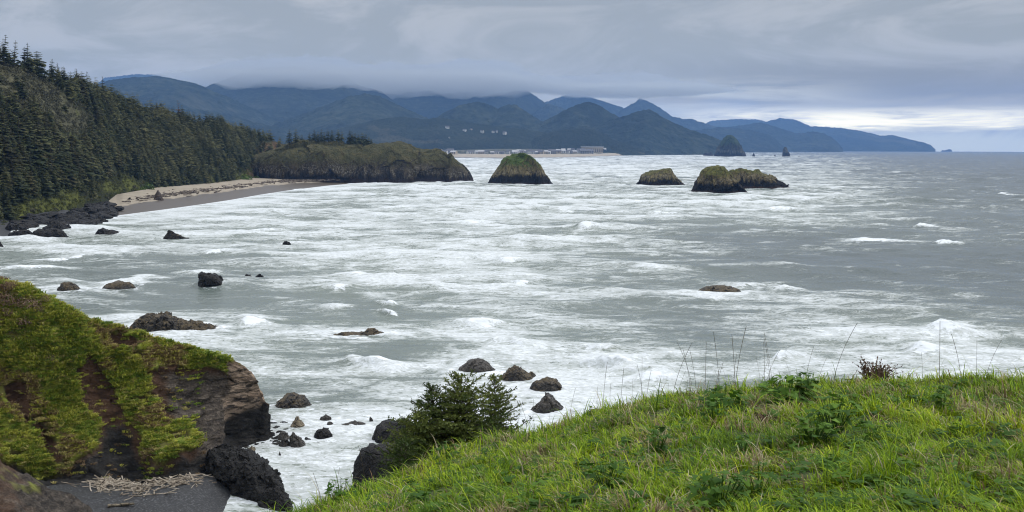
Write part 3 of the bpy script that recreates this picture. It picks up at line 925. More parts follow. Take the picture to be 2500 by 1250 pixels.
ROCKS = [
    # x0, x1, ytop, ybase, kind, mat, depth factor, label, foam
    (-6, 13, 588, 608, 'wedge', 'far_rock', .6, 'black rock cut by the left picture edge', .4),
    (8, 50, 545, 567, 'hump', 'far_rock', .6, 'rounded black boulder on the grey shore patch', .2),
    (-14, 17, 543, 557, 'hump', 'far_rock', .6, 'flat dark boulder behind the rounded black boulder', 0),
    (101, 180, 540, 564, 'peak', 'far_rock', .45, 'craggy black rock with white surf breaking over its end', .7),
    (16, 86, 566, 580, 'flat', 'far_rock', .3, 'low black reef, the flatter left one of a touching pair', .5),
    (74, 163, 563, 578, 'flat', 'far_rock', .3, 'long low black reef overlapping the flatter one', .5),
    (231, 316, 556, 574, 'wedge', 'far_rock', .35, 'dark triangular rock with a trailing tail in the surf', .5),
    (400, 467, 562, 582, 'wedge', 'weed_rock', .2, 'slanting slab of brown rock sloping into the surf', .5),
    (689, 711, 590, 598, 'flat', 'far_rock', .4, 'tiny dark rock alone amid white foam', .5),
    (132, 202, 690, 714, 'hump', 'weed_rock', .45, 'twin-humped brown rock beyond the grassy headland', .6),
    (248, 337, 690, 707, 'flat', 'weed_rock', .35, 'flat brown weedy reef left of the tall blocky rock', .6),
    (618, 650, 671, 686, 'hump', 'black_rock', .5, 'small dark hump right of the tall blocky rock', .3),
    (592, 617, 672, 682, 'flat', 'black_rock', .5, 'thin dark sliver beside the small dark hump', .3),
    (639, 678, 686, 698, 'ramp', 'black_rock', .3, 'thin tilted dark slab in open water', .3),
    (669, 767, 964, 997, 'hump', 'weed_rock', .5, 'rounded olive-brown weedy rock off the cliff nose', .5),
    (1119, 1214, 881, 910, 'hump', 'grey_rock', .45, 'streaming grey rock, farthest of a line of three', .8),
    (1211, 1309, 895, 930, 'peak', 'weed_rock', .45, 'pointed rock with orange weed skirt, middle of a line of three', .8),
    (1291, 1378, 923, 954, 'hump', 'weed_rock', .5, 'orange-brown weed-covered rock, nearest of a line of three', .8),
    (1293, 1382, 966, 1008, 'peak', 'grey_rock', .5, 'dark angular boulder standing in white surf', .8),
    (1418, 1488, 1002, 1026, 'hump', 'black_rock', .5, 'dark rock half hidden behind the grass edge', .8),
    (1695, 1816, 701, 718, 'flat', 'weed_rock', .35, 'low brown weedy reef alone in the open bay', .8),
    (707, 751, 1021, 1051, 'peak', 'tan_rock', .5, 'pointed brown boulder on the rubble spit', .3),
    (798, 817, 1030, 1043, 'block', 'grey_rock', .6, 'small square grey stone near the long flat slab', .3),
    (778, 812, 1016, 1030, 'flat', 'grey_rock', .4, 'broken flat grey stones beyond the small square one', .3),
    (826, 904, 1031, 1048, 'flat', 'grey_rock', .35, 'long flat grey slab lying in the foam', .4),
    (900, 916, 1018, 1034, 'wedge', 'grey_rock', .5, 'thin upright fin of grey rock', .3),
    (861, 903, 1050, 1060, 'wedge', 'grey_rock', .35, 'slim low slab in front of the long flat slab', .3),
    (702, 756, 1058, 1099, 'wedge', 'grey_rock', .55, 'big angular dark boulder at the end of the rubble spit', .3),
    (674, 710, 1055, 1082, 'hump', 'grey_rock', .5, 'rounded grey boulder behind the big angular one', .1),
    (676, 713, 1078, 1098, 'flat', 'grey_rock', .5, 'flat tilted slab in front of the rounded grey boulder', .1),
    (740, 766, 1070, 1084, 'hump', 'black_rock', .5, 'small black stone touching the big angular boulder', .3),
    (741, 762, 1057, 1067, 'hump', 'grey_rock', .5, 'small rounded stone between boulder and shingle bar', .3),
    (764, 814, 1056, 1077, 'flat', 'black_rock', .5, 'cracked black shingle bar in the foam', .4),
    (676, 691, 1103, 1121, 'peak', 'weed_rock', .5, 'small mossy stone in the foam below the spit', .3),
    (657, 674, 1105, 1115, 'hump', 'black_rock', .5, 'small black stone left of the mossy stone', .3),
    (600, 629, 1089, 1108, 'hump', 'tan_rock', .55, 'pale tan boulder wedged above the big black ledge', 0),
]
_rk = np.random.default_rng(11)
for i, (x0, x1, yt, yb, kind, mt, df, lab, fo) in enumerate(ROCKS):
    D = float(dist_z((x0 + x1) / 2, yb, 0.0))
    wid = (x1 - x0) / F_PX * D
    big = wid > 4
    cx_, hw_ = (x0 + x1) / 2, (x1 - x0) / 2 * 1.08
    x0, x1, yt, yb = cx_ - hw_, cx_ + hw_, yt - (yb - yt) * .14, yb + (yb - yt) * .04
    ridge_rock('sea_rock', bump_outline(x0, x1, yt, yb, _rk, kind), yb, wid * df, M[mt], 2.6, 0.10, 1.5 / max(wid, 1.5) + 0.10,
               64 if x1 - x0 > 40 else 40, 44 if x1 - x0 > 40 else 30, 30 + i, label=lab, cat='rock', foam=fo, fine=0.5, keep_top=0.5)

ridge_rock('sea_rock', [(481, 705), (483, 690), (485, 669), (492, 664), (510, 666), (526, 668), (538, 677), (547, 690), (556, 698), (567, 705)], 704, 3.2, M['black_rock'], 3.6, 0.045, 0.35, 60, 50, 29, label='tall blocky black rock standing alone in the bay', cat='rock', foam=.35, fine=.5, keep_top=.5)
ridge_rock('sea_rock', [(903, 1090), (909, 1064), (918, 1044), (934, 1032), (952, 1027), (968, 1031), (984, 1021), (1000, 1024), (1012, 1090)], 1089, 2.6, M['black_rock'], 3.2, 0.05, 0.4, 60, 50, 78, label='black block behind the young spruces, the farther of two', cat='rock', foam=.4, fine=.6)
ridge_rock('sea_rock', [(852, 1218), (857, 1170), (866, 1124), (880, 1096), (900, 1084), (940, 1083), (972, 1087), (988, 1110), (994, 1218)], 1214, 3.0, M['black_rock'], 3.4, 0.05, 0.35, 70, 56, 79, label='large black sea rock below the grass edge', cat='rock', foam=.4, fine=.6)
# dark double reef beyond the near headland, and low reef with a brown knob
ridge_rock('sea_reef', [(310, 803), (326, 785), (346, 771), (362, 763), (385, 767), (398, 763), (420, 770), (450, 780), (480, 786), (505, 789), (532, 798), (550, 815)],
           815, 4.5, M['weed_rock'], 2.6, 0.085, 0.40, 120, 60, 90, label='big craggy black reef just beyond the grassy headland', cat='reef', foam=.8, fine=.6)
ridge_rock('sea_rock', [(455, 795), (470, 783), (490, 782), (506, 790), (518, 797)], 797, 2.0, M['weed_rock'], 2.4, 0.15, 0.6, 50, 36, 91, label='ochre weedy hump at the back of the big black reef', cat='rock', foam=.5)
ridge_rock('sea_rock', [(360, 818), (385, 803), (405, 801), (430, 806), (452, 818)], 818, 2.0, M['weed_rock'], 2.4, 0.15, 0.6, 50, 36, 92, label='brown dripping ledge in front of the big black reef', cat='rock', foam=.5)
ridge_rock('sea_reef', [(804, 821), (818, 814), (836, 810), (855, 812), (872, 811), (890, 806), (899, 799), (915, 800), (926, 806), (940, 812), (953, 822)],
           823, 2.6, M['weed_rock'], 2.2, 0.13, 0.5, 80, 40, 93, label='long thin reef rising to a brown knob mid-bay', cat='reef', foam=.8)
# big black ledge by the shingle cove
ridge_rock('black_ledge', [(496, 1150), (508, 1108), (535, 1094), (575, 1092), (608, 1100), (636, 1122), (664, 1146), (690, 1174), (699, 1204), (716, 1234), (735, 1290)],
           1240, 5.6, M['black_rock'], 2.4, 0.06, 0.34, 130, 90, 94, label='massive ribbed black ledge between the shingle cove and the surf', cat='rock', foam=.3, fine=.7, skew=-8.5, vstretch=.6)

# boulders heaped along the forest foot
_proto = []
for k in range(5):
    r = np.random.default_rng(200 + k)
    th = np.linspace(0, 2 * np.pi, 19)[:-1]; ph = np.linspace(-0.5 * np.pi, 0.5 * np.pi, 12)
    T, Pp = np.meshgrid(th, ph, indexing='ij')
    S = np.stack([np.cos(T) * np.cos(Pp), np.sin(T) * np.cos(Pp), np.sin(Pp)], -1)
    S = np.sign(S) * np.abs(S) ** 0.8 * np.array([1.0, .75, .6])
    S = S * (1 + 0.25 * fbm(S * 1.3 + k * 9, 4, 0.55, True)[..., None] + .35 * chunk(S * 1.2, k)[..., None])
    me_o = mk('boulder', S.reshape(-1, 3), gridF(18, 12, True), M['far_rock'], smooth=False)
    _proto.append(me_o)
BOULDERS = []
rr = random.Random(5)


def boulder(px, py, size, z, label='dark boulder in the heap along the foot of the forest', group='dark boulders heaped at the forest foot', flat=0.6):
    p = at_z(px, py, z)
    pr = _proto[rr.randrange(5)]
    if pr.get('label') is None:
        o = pr
    else:
        o = pr.copy(); COL.objects.link(o)
    o.location = (p[0], p[1], z - size * 0.12)
    o.rotation_euler = (rr.uniform(-.2, .2), rr.uniform(-.2, .2), rr.uniform(0, 6.28))
    k = rr.uniform(.8, 1.2)
    o.scale = (size * k, size, size * flat * rr.uniform(.7, 1.3))
    tag(o, label, 'boulder', group)
    BOULDERS.append(o)


for i in range(170):
    t = rr.random()
    px = 20 + 265 * t
    lo = np.interp(px, [0, 60, 110, 160, 220, 265, 292], [566, 563, 556, 556, 549, 538, 524])
    hi = np.interp(px, [0, 60, 110, 160, 220, 265, 292], [537, 536, 530, 523, 508, 494, 506])
    u = rr.random()
    py = hi + (lo - hi) * u
    boulder(px, py, rr.choice([1.4, 1.8, 2.4, 3.0, 4.4]), 2.6 * (1 - u) + 0.2)
for px, py, s in ((230, 489, 2.6), (244, 497, 3.0), (252, 500, 3.4), (273, 500, 2.6), (290, 508, 2.2), (262, 507, 2.0), (236, 500, 2.2)):
    boulder(px, py, s, 2.0, 'black boulder where the sand beach meets the rocks', 'boulders at the start of the sand')

# ------------------------------------------------------------------ forested hill, beach
HILL_BASE = [(-420, 610), (-250, 580), (-80, 552), (0, 538), (60, 532), (110, 522), (170, 512), (215, 494), (300, 472), (400, 460), (520, 449), (640, 434), (700, 430), (745, 428), (800, 430)]
HILL_RIDGE = [(-420, 90), (-250, 100), (-80, 130), (0, 150), (60, 165), (120, 186), (170, 206), (220, 226), (270, 246), (320, 264), (380, 284), (440, 296), (500, 306), (560, 318), (610, 326), (650, 340), (690, 352), (740, 356), (800, 362)]


def hill():
    nu, nv = 280, 110
    b = interp_poly(HILL_BASE, nu)
    # pair the two curves by picture column
    px = b[:, 0]
    ry = np.interp(px, [p[0] for p in HILL_RIDGE], [p[1] for p in HILL_RIDGE])
    pb = at_z(px, b[:, 1], 3.5)
    Db = np.hypot(pb[:, 0], pb[:, 1])
    dep = np.interp(px, [-400, 0, 400, 650, 800], [120, 135, 130, 80, 60])
    pr = at_dist(px, ry, Db + dep)
    dirs = pb[:, :2] / Db[:, None]
    v = np.concatenate([[-0.12], np.linspace(0, 1, nv - 14), 1 + np.linspace(0, 1.6, 14)[1:]])
    G = np.zeros((nu, len(v), 3))
    for k, t in enumerate(v):
        r = Db + dep * t
        if t <= 1:
            z = 3.5 + (pr[:, 2] - 3.5) * (max(t, 0) ** 0.92) + min(t, 0) * 20
        else:
            z = pr[:, 2] - (t - 1) ** 1.5 * dep * 0.45 - (t - 1) * 3
        G[:, k, 0] = dirs[:, 0] * r; G[:, k, 1] = dirs[:, 1] * r; G[:, k, 2] = z
    env = np.clip(v, 0, 1) * np.clip(1.25 - v, 0.1, 1) * 1.6
    G[..., 2] += 5.0 * fbm(G * np.array([1, 1, 0.4]) / 34.0, 4, 0.5) * env[None, :]
    G[..., 2] += 0.9 * fbm(G / 4.0, 3, 0.6) * np.clip(env, 0, 1)[None, :]
    qx, qy = project(G)
    wx = qx + 16 * fbm(G / 9.0, 3); wy = qy + 12 * fbm(G / 9.0 + 40, 3)
    brush = np.zeros(qx.shape); grass = np.zeros(qx.shape); slip = np.zeros(qx.shape)
    for poly in BRUSH_POLY:
        brush = np.maximum(brush, sst(in_poly(wx, wy, poly), -6, 8))
    for poly in GRASS_POLY:
        grass = np.maximum(grass, sst(in_poly(wx, wy, poly), -4, 6))
    for poly in SLIP_POLY:
        slip = np.maximum(slip, sst(in_poly(wx, wy, poly), -6, 6))
    grass = np.maximum(grass, 0.75 * sst(fbm(G / 20.0 + 9, 4), 0.18, 0.35))
    o = mk('forested_hillside', G.reshape(-1, 3), gridF(nu, len(v)), M['slope'],
           attrs={'brush': brush.ravel(), 'grass': grass.ravel(), 'slip': slip.ravel()})
    return tag(o, 'steep hillside under the spruce forest', None, None, 'structure'), G, v


BRUSH_POLY = [[(-60, 150), (40, 158), (95, 185), (150, 222), (195, 262), (250, 305), (160, 318), (80, 285), (-60, 232)],
              [(130, 265), (185, 270), (215, 300), (190, 320), (150, 300)]]
GRASS_POLY = [[(30, 505), (90, 480), (105, 488), (180, 468), (215, 492), (170, 512), (110, 524), (40, 532)],
              [(238, 455), (260, 470), (300, 470), (300, 455), (262, 442)],
              [(575, 430), (640, 408), (660, 436), (590, 446)], [(300, 425), (335, 445), (352, 462), (320, 465), (298, 450)]]
SLIP_POLY = [[(632, 352), (690, 345), (720, 380), (770, 415), (790, 440), (620, 442), (600, 430), (625, 395)]]

hillside, HG, HV = hill()
hill_bvh = bvh_of(hillside)

WATERLINE = [(262, 534), (292, 525), (400, 511), (480, 500), (560, 488), (640, 474), (700, 465), (800, 453), (850, 449), (890, 446.5)]
SANDTOP = [(262, 506), (285, 490), (400, 471), (480, 462), (560, 452), (640, 442), (700, 438), (800, 438), (850, 442), (890, 444)]


def near_beach():
    n = 200
    w = interp_poly(WATERLINE, n)
    px = w[:, 0]
    ty = np.interp(px, [p[0] for p in SANDTOP], [p[1] for p in SANDTOP])
    f = np.interp(px, [262, 300, 680, 890], [.5, 1, 1, .06])
    a = at_z(px, w[:, 1], 0.0)
    c = at_z(px, ty, 3.2 * f)
    ks = [-0.55, -0.2, 0.0, 0.12, 0.25, 0.4, 0.55, 0.75, 1.0, 1.6]
    zs = [-2.6, -0.9, 0.05, 0.3, 0.55, 0.9, 1.4, 2.2, 3.2, 4.6]
    wt = [1.3, 1.25, 1.2, 1.1, 0.98, 0.82, 0.55, 0.1, -0.3, -0.5]
    G = np.zeros((n, len(ks), 3))
    for k, (t, z) in enumerate(zip(ks, zs)):
        G[:, k, :2] = a[:, :2] + (c - a)[:, :2] * t
        G[:, k, 2] = z * (f if z > 0 else 1)
    o = mk('beach', G.reshape(-1, 3), gridF(n, len(ks)), M['sand'], attrs={'wet': np.tile(np.array(wt), n)})
    tag(o, 'narrow sand beach with a dark wet edge below the forest', None, None, 'structure')
    return a


BEACH_LINE = near_beach()
# dark rubble ground under the boulders at the start of the bay
def rubble():
    n = 60
    top = interp_poly([(-300, 575), (-80, 545), (0, 533), (110, 520), (200, 498), (285, 492)], n)
    bot = interp_poly([(-300, 640), (-80, 592), (0, 572), (110, 560), (220, 549), (298, 524)], n)
    K = [0, .2, .4, .6, .8, 1.0, 1.3]
    G = np.zeros((n, len(K), 3))
    A = at_z(top[:, 0], top[:, 1], 4.0); B = at_z(bot[:, 0], bot[:, 1], 0.0)
    for k, t in enumerate(K):
        G[:, k] = A + (B - A) * t
    G[..., 2] += 0.5 * fbm(G / 3.0, 4, 0.6, True)
    G[-14:, :, 2] -= np.linspace(0, 4.5, 14)[:, None]
    o = mk('rocky_shore', G.reshape(-1, 3), gridF(n, len(K)), M['gravel'])
    tag(o, 'grey shingle and rock rubble at the forest foot', None, None, 'structure')


rubble()
ridge_rock('beach_stump', [(374, 487), (378, 476), (383, 467), (386, 463), (390, 468), (395, 476), (400, 488)], 488, 2.2, M['brown_rock'], 2.2, 0.06, 0.4, 40, 40, 60,
           z_at=1.8, label='upright red-brown rock standing on the sand beach', cat='rock', foam=0)


def logs_mesh(n, place, lmin, lmax, rmin, rmax, rng, tilt=0.07, spread=0.7):
    V, F = [], []
    k = 6
    a = np.arange(k) / k * 2 * np.pi
    for i in range(n):
        c, up = place(i)
        L = rng.uniform(lmin, lmax) * rng.uniform(0.5, 1); R = rng.uniform(rmin, rmax)
        th = rng.uniform(-spread, spread) + (np.pi if rng.random() < .5 else 0)
        tl = rng.normal(0, tilt)
        d = np.array([math.cos(th), math.sin(th), tl]); d /= np.linalg.norm(d)
        s = np.cross(d, [0, 0, 1]); s /= np.linalg.norm(s); u = np.cross(s, d)
        bend = rng.normal(0, 0.06) * L
        base = sum(len(x) for x in V)
        for j, t in enumerate((-0.5, 0.0, 0.5)):
            rad = R * (1.15 - 0.5 * (t + .5))
            ctr = np.asarray(c) + d * L * t + s * bend * (1 - 4 * t * t) + np.array([0, 0, R * 0.8])
            V.append(ctr + rad * (np.cos(a)[:, None] * s + np.sin(a)[:, None] * u))
        for j in range(2):
            for q in range(k):
                F.append([base + j * k + q, base + j * k + (q + 1) % k, base + (j + 1) * k + (q + 1) % k, base + (j + 1) * k + q])
    return np.concatenate(V), np.array(F)


_lr = np.random.default_rng(3)


def _beach_place(i):
    px = _lr.uniform(300, 830)
    y0 = np.interp(px, [300, 400, 480, 560, 640, 700, 830], [482, 469, 461, 451, 442, 438.5, 437.5])
    y = y0 + abs(_lr.normal(0, 1)) * 4.5 * np.interp(px, [300, 600, 830], [1.2, 1, .3])
    p = at_z(px, y, 2.6)
    return p, None


V, F = logs_mesh(950, _beach_place, 2.5, 10, 0.18, 0.42, _lr, .1, 1.2)
tag(mk('driftwood', V, F, M['drift_dark']), 'tangle of bleached drift logs along the top of the sand', 'driftwood', None, 'stuff')


# ------------------------------------------------------------------ conifers
def conifer(seed, h=1.0, whorls=20, per=7, seg=2, spread=0.22, base=0.12, droop=0.25, lean=0.0, sparse=0.0, irregular=0.25):
    """crown of drooping sprays round a tapered stem, unit height; returns crown (V,F,tint) and trunk (V,F)"""
    r = np.random.default_rng(seed)
    V, F, T = [], [], []
    nv = 0
    for i in range(whorls):
        t = base + (1 - base) * (i + r.uniform(-.3, .3)) / whorls
        t = min(max(t, base), 0.985)
        R = spread * (1 - t) ** 0.72 * (1 if t > base + 0.12 else 0.75) + 0.012
        for j in range(per):
            if r.random() < sparse:
                continue
            a = (j + r.uniform(-.4, .4)) / per * 2 * np.pi + i * 0.9
            L = R * r.uniform(1 - irregular * 1.6, 1 + irregular)
            d = np.array([math.cos(a), math.sin(a), 0])
            s = np.array([-d[1], d[0], 0])
            z0 = t + r.uniform(-.01, .01)
            up = (0.35 if t > 0.75 else 0.1) - droop * (1 - t)
            wdt = L * r.uniform(.34, .52)
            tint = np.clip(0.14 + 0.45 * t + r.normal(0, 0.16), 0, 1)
            for q in range(seg):
                f0, f1 = q / seg, (q + 1) / seg
                c0 = d * L * f0 + np.array([lean * z0, 0, z0 + up * L * f0 - 0.25 * L * f0 * f0])
                c1 = d * L * f1 + np.array([lean * z0, 0, z0 + up * L * f1 - 0.25 * L * f1 * f1])
                w0 = wdt * (0.55 + 0.45 * (q > 0)) * (1 if q else 0.5); w1 = wdt * (0.9 if q < seg - 1 else 0.12)
                dz = np.array([0, 0, -0.30 * wdt])
                pts = [c0 - s * w0 + dz * .6, c0, c0 + s * w0 + dz * .6, c1 + s * w1 + dz, c1 + np.array([0, 0, .02 * L]), c1 - s * w1 + dz]
                V += pts
                F += [[nv, nv + 1, nv + 4, nv + 5], [nv + 1, nv + 2, nv + 3, nv + 4]]
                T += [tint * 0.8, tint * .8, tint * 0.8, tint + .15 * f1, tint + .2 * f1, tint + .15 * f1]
                nv += 6
    a = np.arange(5) / 5 * 2 * np.pi
    tv = []
    for z, rad in ((-0.08, .022), (0.4, .014), (0.97, .003)):
        tv.append(np.stack([np.cos(a) * rad + lean * max(z, 0), np.sin(a) * rad, np.full(5, z)], 1))
    tv = np.concatenate(tv)
    tf = [[k * 5 + q, k * 5 + (q + 1) % 5, (k + 1) * 5 + (q + 1) % 5, (k + 1) * 5 + q] for k in range(2) for q in range(5)]
    return (np.array(V) * h, np.array(F), np.clip(np.array(T), 0, 1)), (tv * h, np.array(tf))


def make_tree(name, seed, label, cat='tree', group=None, crown_mat='needles', **kw):
    (V, F, T), (tv, tf) = conifer(seed, **kw)
    root = empty(name, (0, 0, 0), label, cat, group)
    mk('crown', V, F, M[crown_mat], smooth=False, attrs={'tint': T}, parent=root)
    mk('trunk', tv, tf, M['bark'], parent=root)
    return root


FOREST_GROUP = 'spruces crowding the forested hillside'
FOREST_LABEL = 'dark green spruce crowded among its like on the steep hillside'
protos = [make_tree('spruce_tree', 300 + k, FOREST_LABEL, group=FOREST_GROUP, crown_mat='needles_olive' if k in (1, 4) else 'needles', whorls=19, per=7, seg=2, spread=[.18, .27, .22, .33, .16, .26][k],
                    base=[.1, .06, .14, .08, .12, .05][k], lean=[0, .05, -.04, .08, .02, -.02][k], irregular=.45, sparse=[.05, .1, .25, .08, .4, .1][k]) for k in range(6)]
fr = np.random.default_rng(99)


def hill_point(fu, fv):
    nu, nv = HG.shape[:2]
    u = fu * (nu - 1); v = fv * (nv - 1)
    i = int(min(max(u, 0), nu - 2)); j = int(min(max(v, 0), nv - 2))
    a, b = u - i, v - j
    return (HG[i, j] * (1 - a) * (1 - b) + HG[i + 1, j] * a * (1 - b) + HG[i, j + 1] * (1 - a) * b + HG[i + 1, j + 1] * a * b)


cand = []
cell = {}
vi0 = 1
vi1 = len(HV) - 10
for it in range(42000):
    fu = fr.random(); fv = (vi0 + (vi1 - vi0) * fr.random()) / (len(HV) - 1)
    p = hill_point(fu, fv)
    gapn = float(np.clip(fbm(p[None] / 22.0 + 3, 2)[0] * 2.5, -.35, 1))
    key = (int(p[0] // 7), int(p[1] // 7))
    ok = True
    for dx in (-1, 0, 1):
        for dy in (-1, 0, 1):
            q = cell.get((key[0] + dx, key[1] + dy))
            if q is not None and (q[0] - p[0]) ** 2 + (q[1] - p[1]) ** 2 < (3.7 + 2.4 * gapn) ** 2:
                ok = False
    if not ok:
        continue
    qx, qy = project(p)
    if qx < -120 or qx > 745:
        continue
    bad = False
    hpx = 10.0 / math.hypot(p[0], p[1]) * F_PX
    for poly in BRUSH_POLY:
        if max(in_poly(qx, qy - hpx * kk, poly) for kk in (.25, .55, .85, 1.1)) > 0 and fr.random() < .95: bad = True
    for poly in BRUSH_POLY:
        if in_poly(qx, qy, poly) > 4 and fr.random() < .96: bad = True
    for poly in GRASS_POLY:
        if max(in_poly(qx, qy, poly), in_poly(qx, qy - hpx * .5, poly)) > -6: bad = True
    for poly in SLIP_POLY:
        if max(in_poly(qx, qy, poly), in_poly(qx, qy - hpx * .6, poly)) > -8 and fr.random() < .95: bad = True
    t = HV[int(fv * (len(HV) - 1))]
    if t < 0.10 and fr.random() < .7: bad = True
    if bad:
        continue
    cell[key] = p
    D = math.hypot(p[0], p[1])
    h = fr.choice([fr.uniform(4.5, 8), fr.uniform(7, 11), fr.uniform(10, 13.5)], p=[.35, .45, .2]) * (1.0 if D > 600 else 1.1) * (0.75 if t < 0.15 else 1)
    h *= np.interp(D, [500, 900, 1100], [1.0, 1.15, 0.9])
    cand.append((h / D if qx > -5 and qx < 740 else -1, p, h, qx, t))
cand.sort(key=lambda c: -c[0])
N_IND = 285
for i, (_, p, h, qx, t) in enumerate(cand[:N_IND]):
    k = fr.integers(6)
    s = h * fr.uniform(.9, 1.15)
    sc = (s * fr.uniform(1.0, 1.6), s * fr.uniform(1.0, 1.6), h)
    if i < 6:
        r = protos[i]; r.location = p; r.scale = sc; r.rotation_euler = (0, 0, fr.uniform(0, 6.28))
    else:
        dup(protos[k], p, fr.uniform(0, 6.28), sc)


def merged_forest(name, items, variants, mat, label, kind='stuff'):
    Vs, Fs, Ts = [], [], []
    off = 0
    for (p, sx, sz, rz, k, tn) in items:
        V, F, T = variants[k]
        c, s = math.cos(rz), math.sin(rz)
        W = np.stack([(V[:, 0] * c - V[:, 1] * s) * sx, (V[:, 0] * s + V[:, 1] * c) * sx, V[:, 2] * sz], 1) + np.asarray(p)
        Vs.append(W); Fs.append(F + off); Ts.append(np.clip(T + tn, 0, 1))
        off += len(V)
    o = mk(name, np.concatenate(Vs), np.concatenate(Fs), mat, smooth=False, attrs={'tint': np.concatenate(Ts)})
    return tag(o, label, 'forest', None, kind)


var_mid = [conifer(400 + k, whorls=15, per=6, seg=2, spread=.21 + .02 * k, base=.08, irregular=.35, sparse=.1, lean=.03 * (k - 2))[0] for k in range(5)]
merged_forest('spruce_forest', [(p, h * fr.uniform(1.1, 1.6), h, fr.uniform(0, 6.28), fr.integers(5), fr.normal(0, .16) + .5 * fbm(np.asarray(p)[None] / 38.0, 3)[0]) for (_, p, h, qx, t) in cand[N_IND:]],
              var_mid, M['needles'], 'dense spruce forest covering the steep hillside')
print('forest trees', len(cand))

# skyline spruces: tall, wind-torn
SKY_T = [(8, 85, 'tallest wind-torn spruce on the skyline at the picture edge', .12), (33, 98, 'ragged skyline spruce second from the picture edge', .1), (66, 104, 'bushy-topped skyline spruce with long side boughs', .05),
         (98, 150, 'low bent skyline spruce leaning to the sea', .25), (122, 143, 'crooked skyline spruce with an open crown', .2), (158, 166, 'slim skyline spruce beside the crooked ones', .05),
         (188, 174, 'small pointed spruce where the skyline begins to fall', 0), (214, 174, 'dense pointed spruce on the falling skyline', 0), (252, 186, 'narrow spruce in front of the pale far ridge', 0)]
for i, (px, py, lab, ln) in enumerate(SKY_T):
    best = None
    gy = np.interp(px, [p[0] for p in HILL_RIDGE], [p[1] for p in HILL_RIDGE]) + 4
    p, _ = hit(hill_bvh, px, gy + 6)
    if p is None:
        continue
    D = math.hypot(p[0], p[1])
    top = at_dist(px, py, D)
    h = top[2] - p[2] + 1
    t = make_tree('spruce_tree', 500 + i, lab, whorls=15, per=6, seg=3, spread=.24 if i in (2, 3, 4) else .19, base=.2 if i < 5 else .1, lean=ln, sparse=.3 if i < 5 else .12, irregular=.5, droop=.15)
    t.location = p - Vector((0, 0, .5)); t.scale = (h, h, h); t.rotation_euler = (0, 0, 0.3 * i)
# rusty dead-topped one
p, _ = hit(hill_bvh, 438, 300)
if p:
    D = math.hypot(p[0], p[1]); h = at_dist(438, 243, D)[2] - p[2]
    t = make_tree('spruce_tree', 520, 'rusty dying spruce sticking up from the forest edge', crown_mat='red_needles', whorls=13, per=5, seg=2, spread=.2, base=.25, lean=-.05, sparse=.35, irregular=.5)
    t.location = p; t.scale = (h, h, h)
# trees on the point
PT = [(706, 322), (722, 320), (738, 330), (757, 326), (768, 321), (776, 324), (784, 320), (792, 325), (802, 320), (812, 322), (826, 320), (834, 324), (853, 322), (860, 326), (868, 328), (876, 330), (884, 327), (892, 330), (900, 334), (907, 340)]
base_t = None
for i, (px, py) in enumerate(PT):
    gy = np.interp(px, [700, 735, 800, 850, 920], [356, 349, 349, 352, 354])
    p, _ = hit(point_bvh, px, gy)
    if p is None:
        p, _ = hit(point_bvh, px, gy + 4)
    if p is None:
        continue
    D = math.hypot(p[0], p[1]) + 4
    p = Vector(at_dist(px, gy - 1, D))
    h = at_dist(px, py, D)[2] - p.z
    lab = 'dark windblown spruce in the open grove on the headland top' if px < 840 else 'dark spruce in the dense clump on the headland top'
    grp = 'spruces in the open grove on the point' if px < 840 else 'spruces in the dense clump on the point'
    if px < 745:
        lab, grp = 'dark spruce on the neck between forest and headland', 'spruces on the neck of the point'
    kw = dict(whorls=13, per=7, seg=2, spread=.34 if px > 840 else .26, base=.04 if px > 840 else .22, sparse=.1, irregular=.4, lean=.04)
    t = make_tree('spruce_tree', 540 + i % 5, lab, group=grp, **kw)
    t.location = p - Vector((0, 0, .8)); t.scale = (h * 1.5, h * 1.5, h * 1.3); t.rotation_euler = (0, 0, 1.1 * i)


# ------------------------------------------------------------------ shrubs
def leaf_ball(seed, n, flat=0.7, leaf=0.10, gap=0.0):
    r = np.random.default_rng(seed)
    d = r.normal(size=(n, 3)); d /= np.linalg.norm(d, axis=1)[:, None]
    d[:, 2] = np.abs(d[:, 2])
    rad = r.uniform(0.55, 1.0, n) * (1 + 0.35 * fbm(d * 1.8 + seed, 3))
    c = d * rad[:, None] * np.array([1, 1, flat])
    u = r.normal(size=(n, 3)); u /= np.linalg.norm(u, axis=1)[:, None]
    w = np.cross(u, d); w /= np.maximum(np.linalg.norm(w, axis=1), 1e-6)[:, None]
    s = leaf * r.uniform(.6, 1.4, n)[:, None]
    V = np.stack([c - u * s, c + w * s * .6, c + u * s, c - w * s * .6], 1).reshape(-1, 3)
    F = np.arange(4 * n).reshape(n, 4)
    T = np.repeat(np.clip(0.5 + r.normal(0, .2, n), 0, 1), 4)
    return V, F, T


def shrub(name, px, py, z, wpx, hpx, mat, seed, label, n=350, group=None, bvh=None, leaf=.12):
    p = None
    if bvh is not None:
        h_, _ = hit(bvh, px, py)
        p = h_
    if p is None:
        p = Vector(at_z(px, py, z))
    D = math.hypot(p[0], p[1])
    s = wpx / F_PX * D * .5
    V, F, T = leaf_ball(seed, n, hpx / wpx * 2, leaf)
    root = empty(name, p - Vector((0, 0, .15 * s)), label, 'shrub', group)
    mk('foliage', V * s, F, M[mat], smooth=False, attrs={'tint': T}, parent=root)
    return root


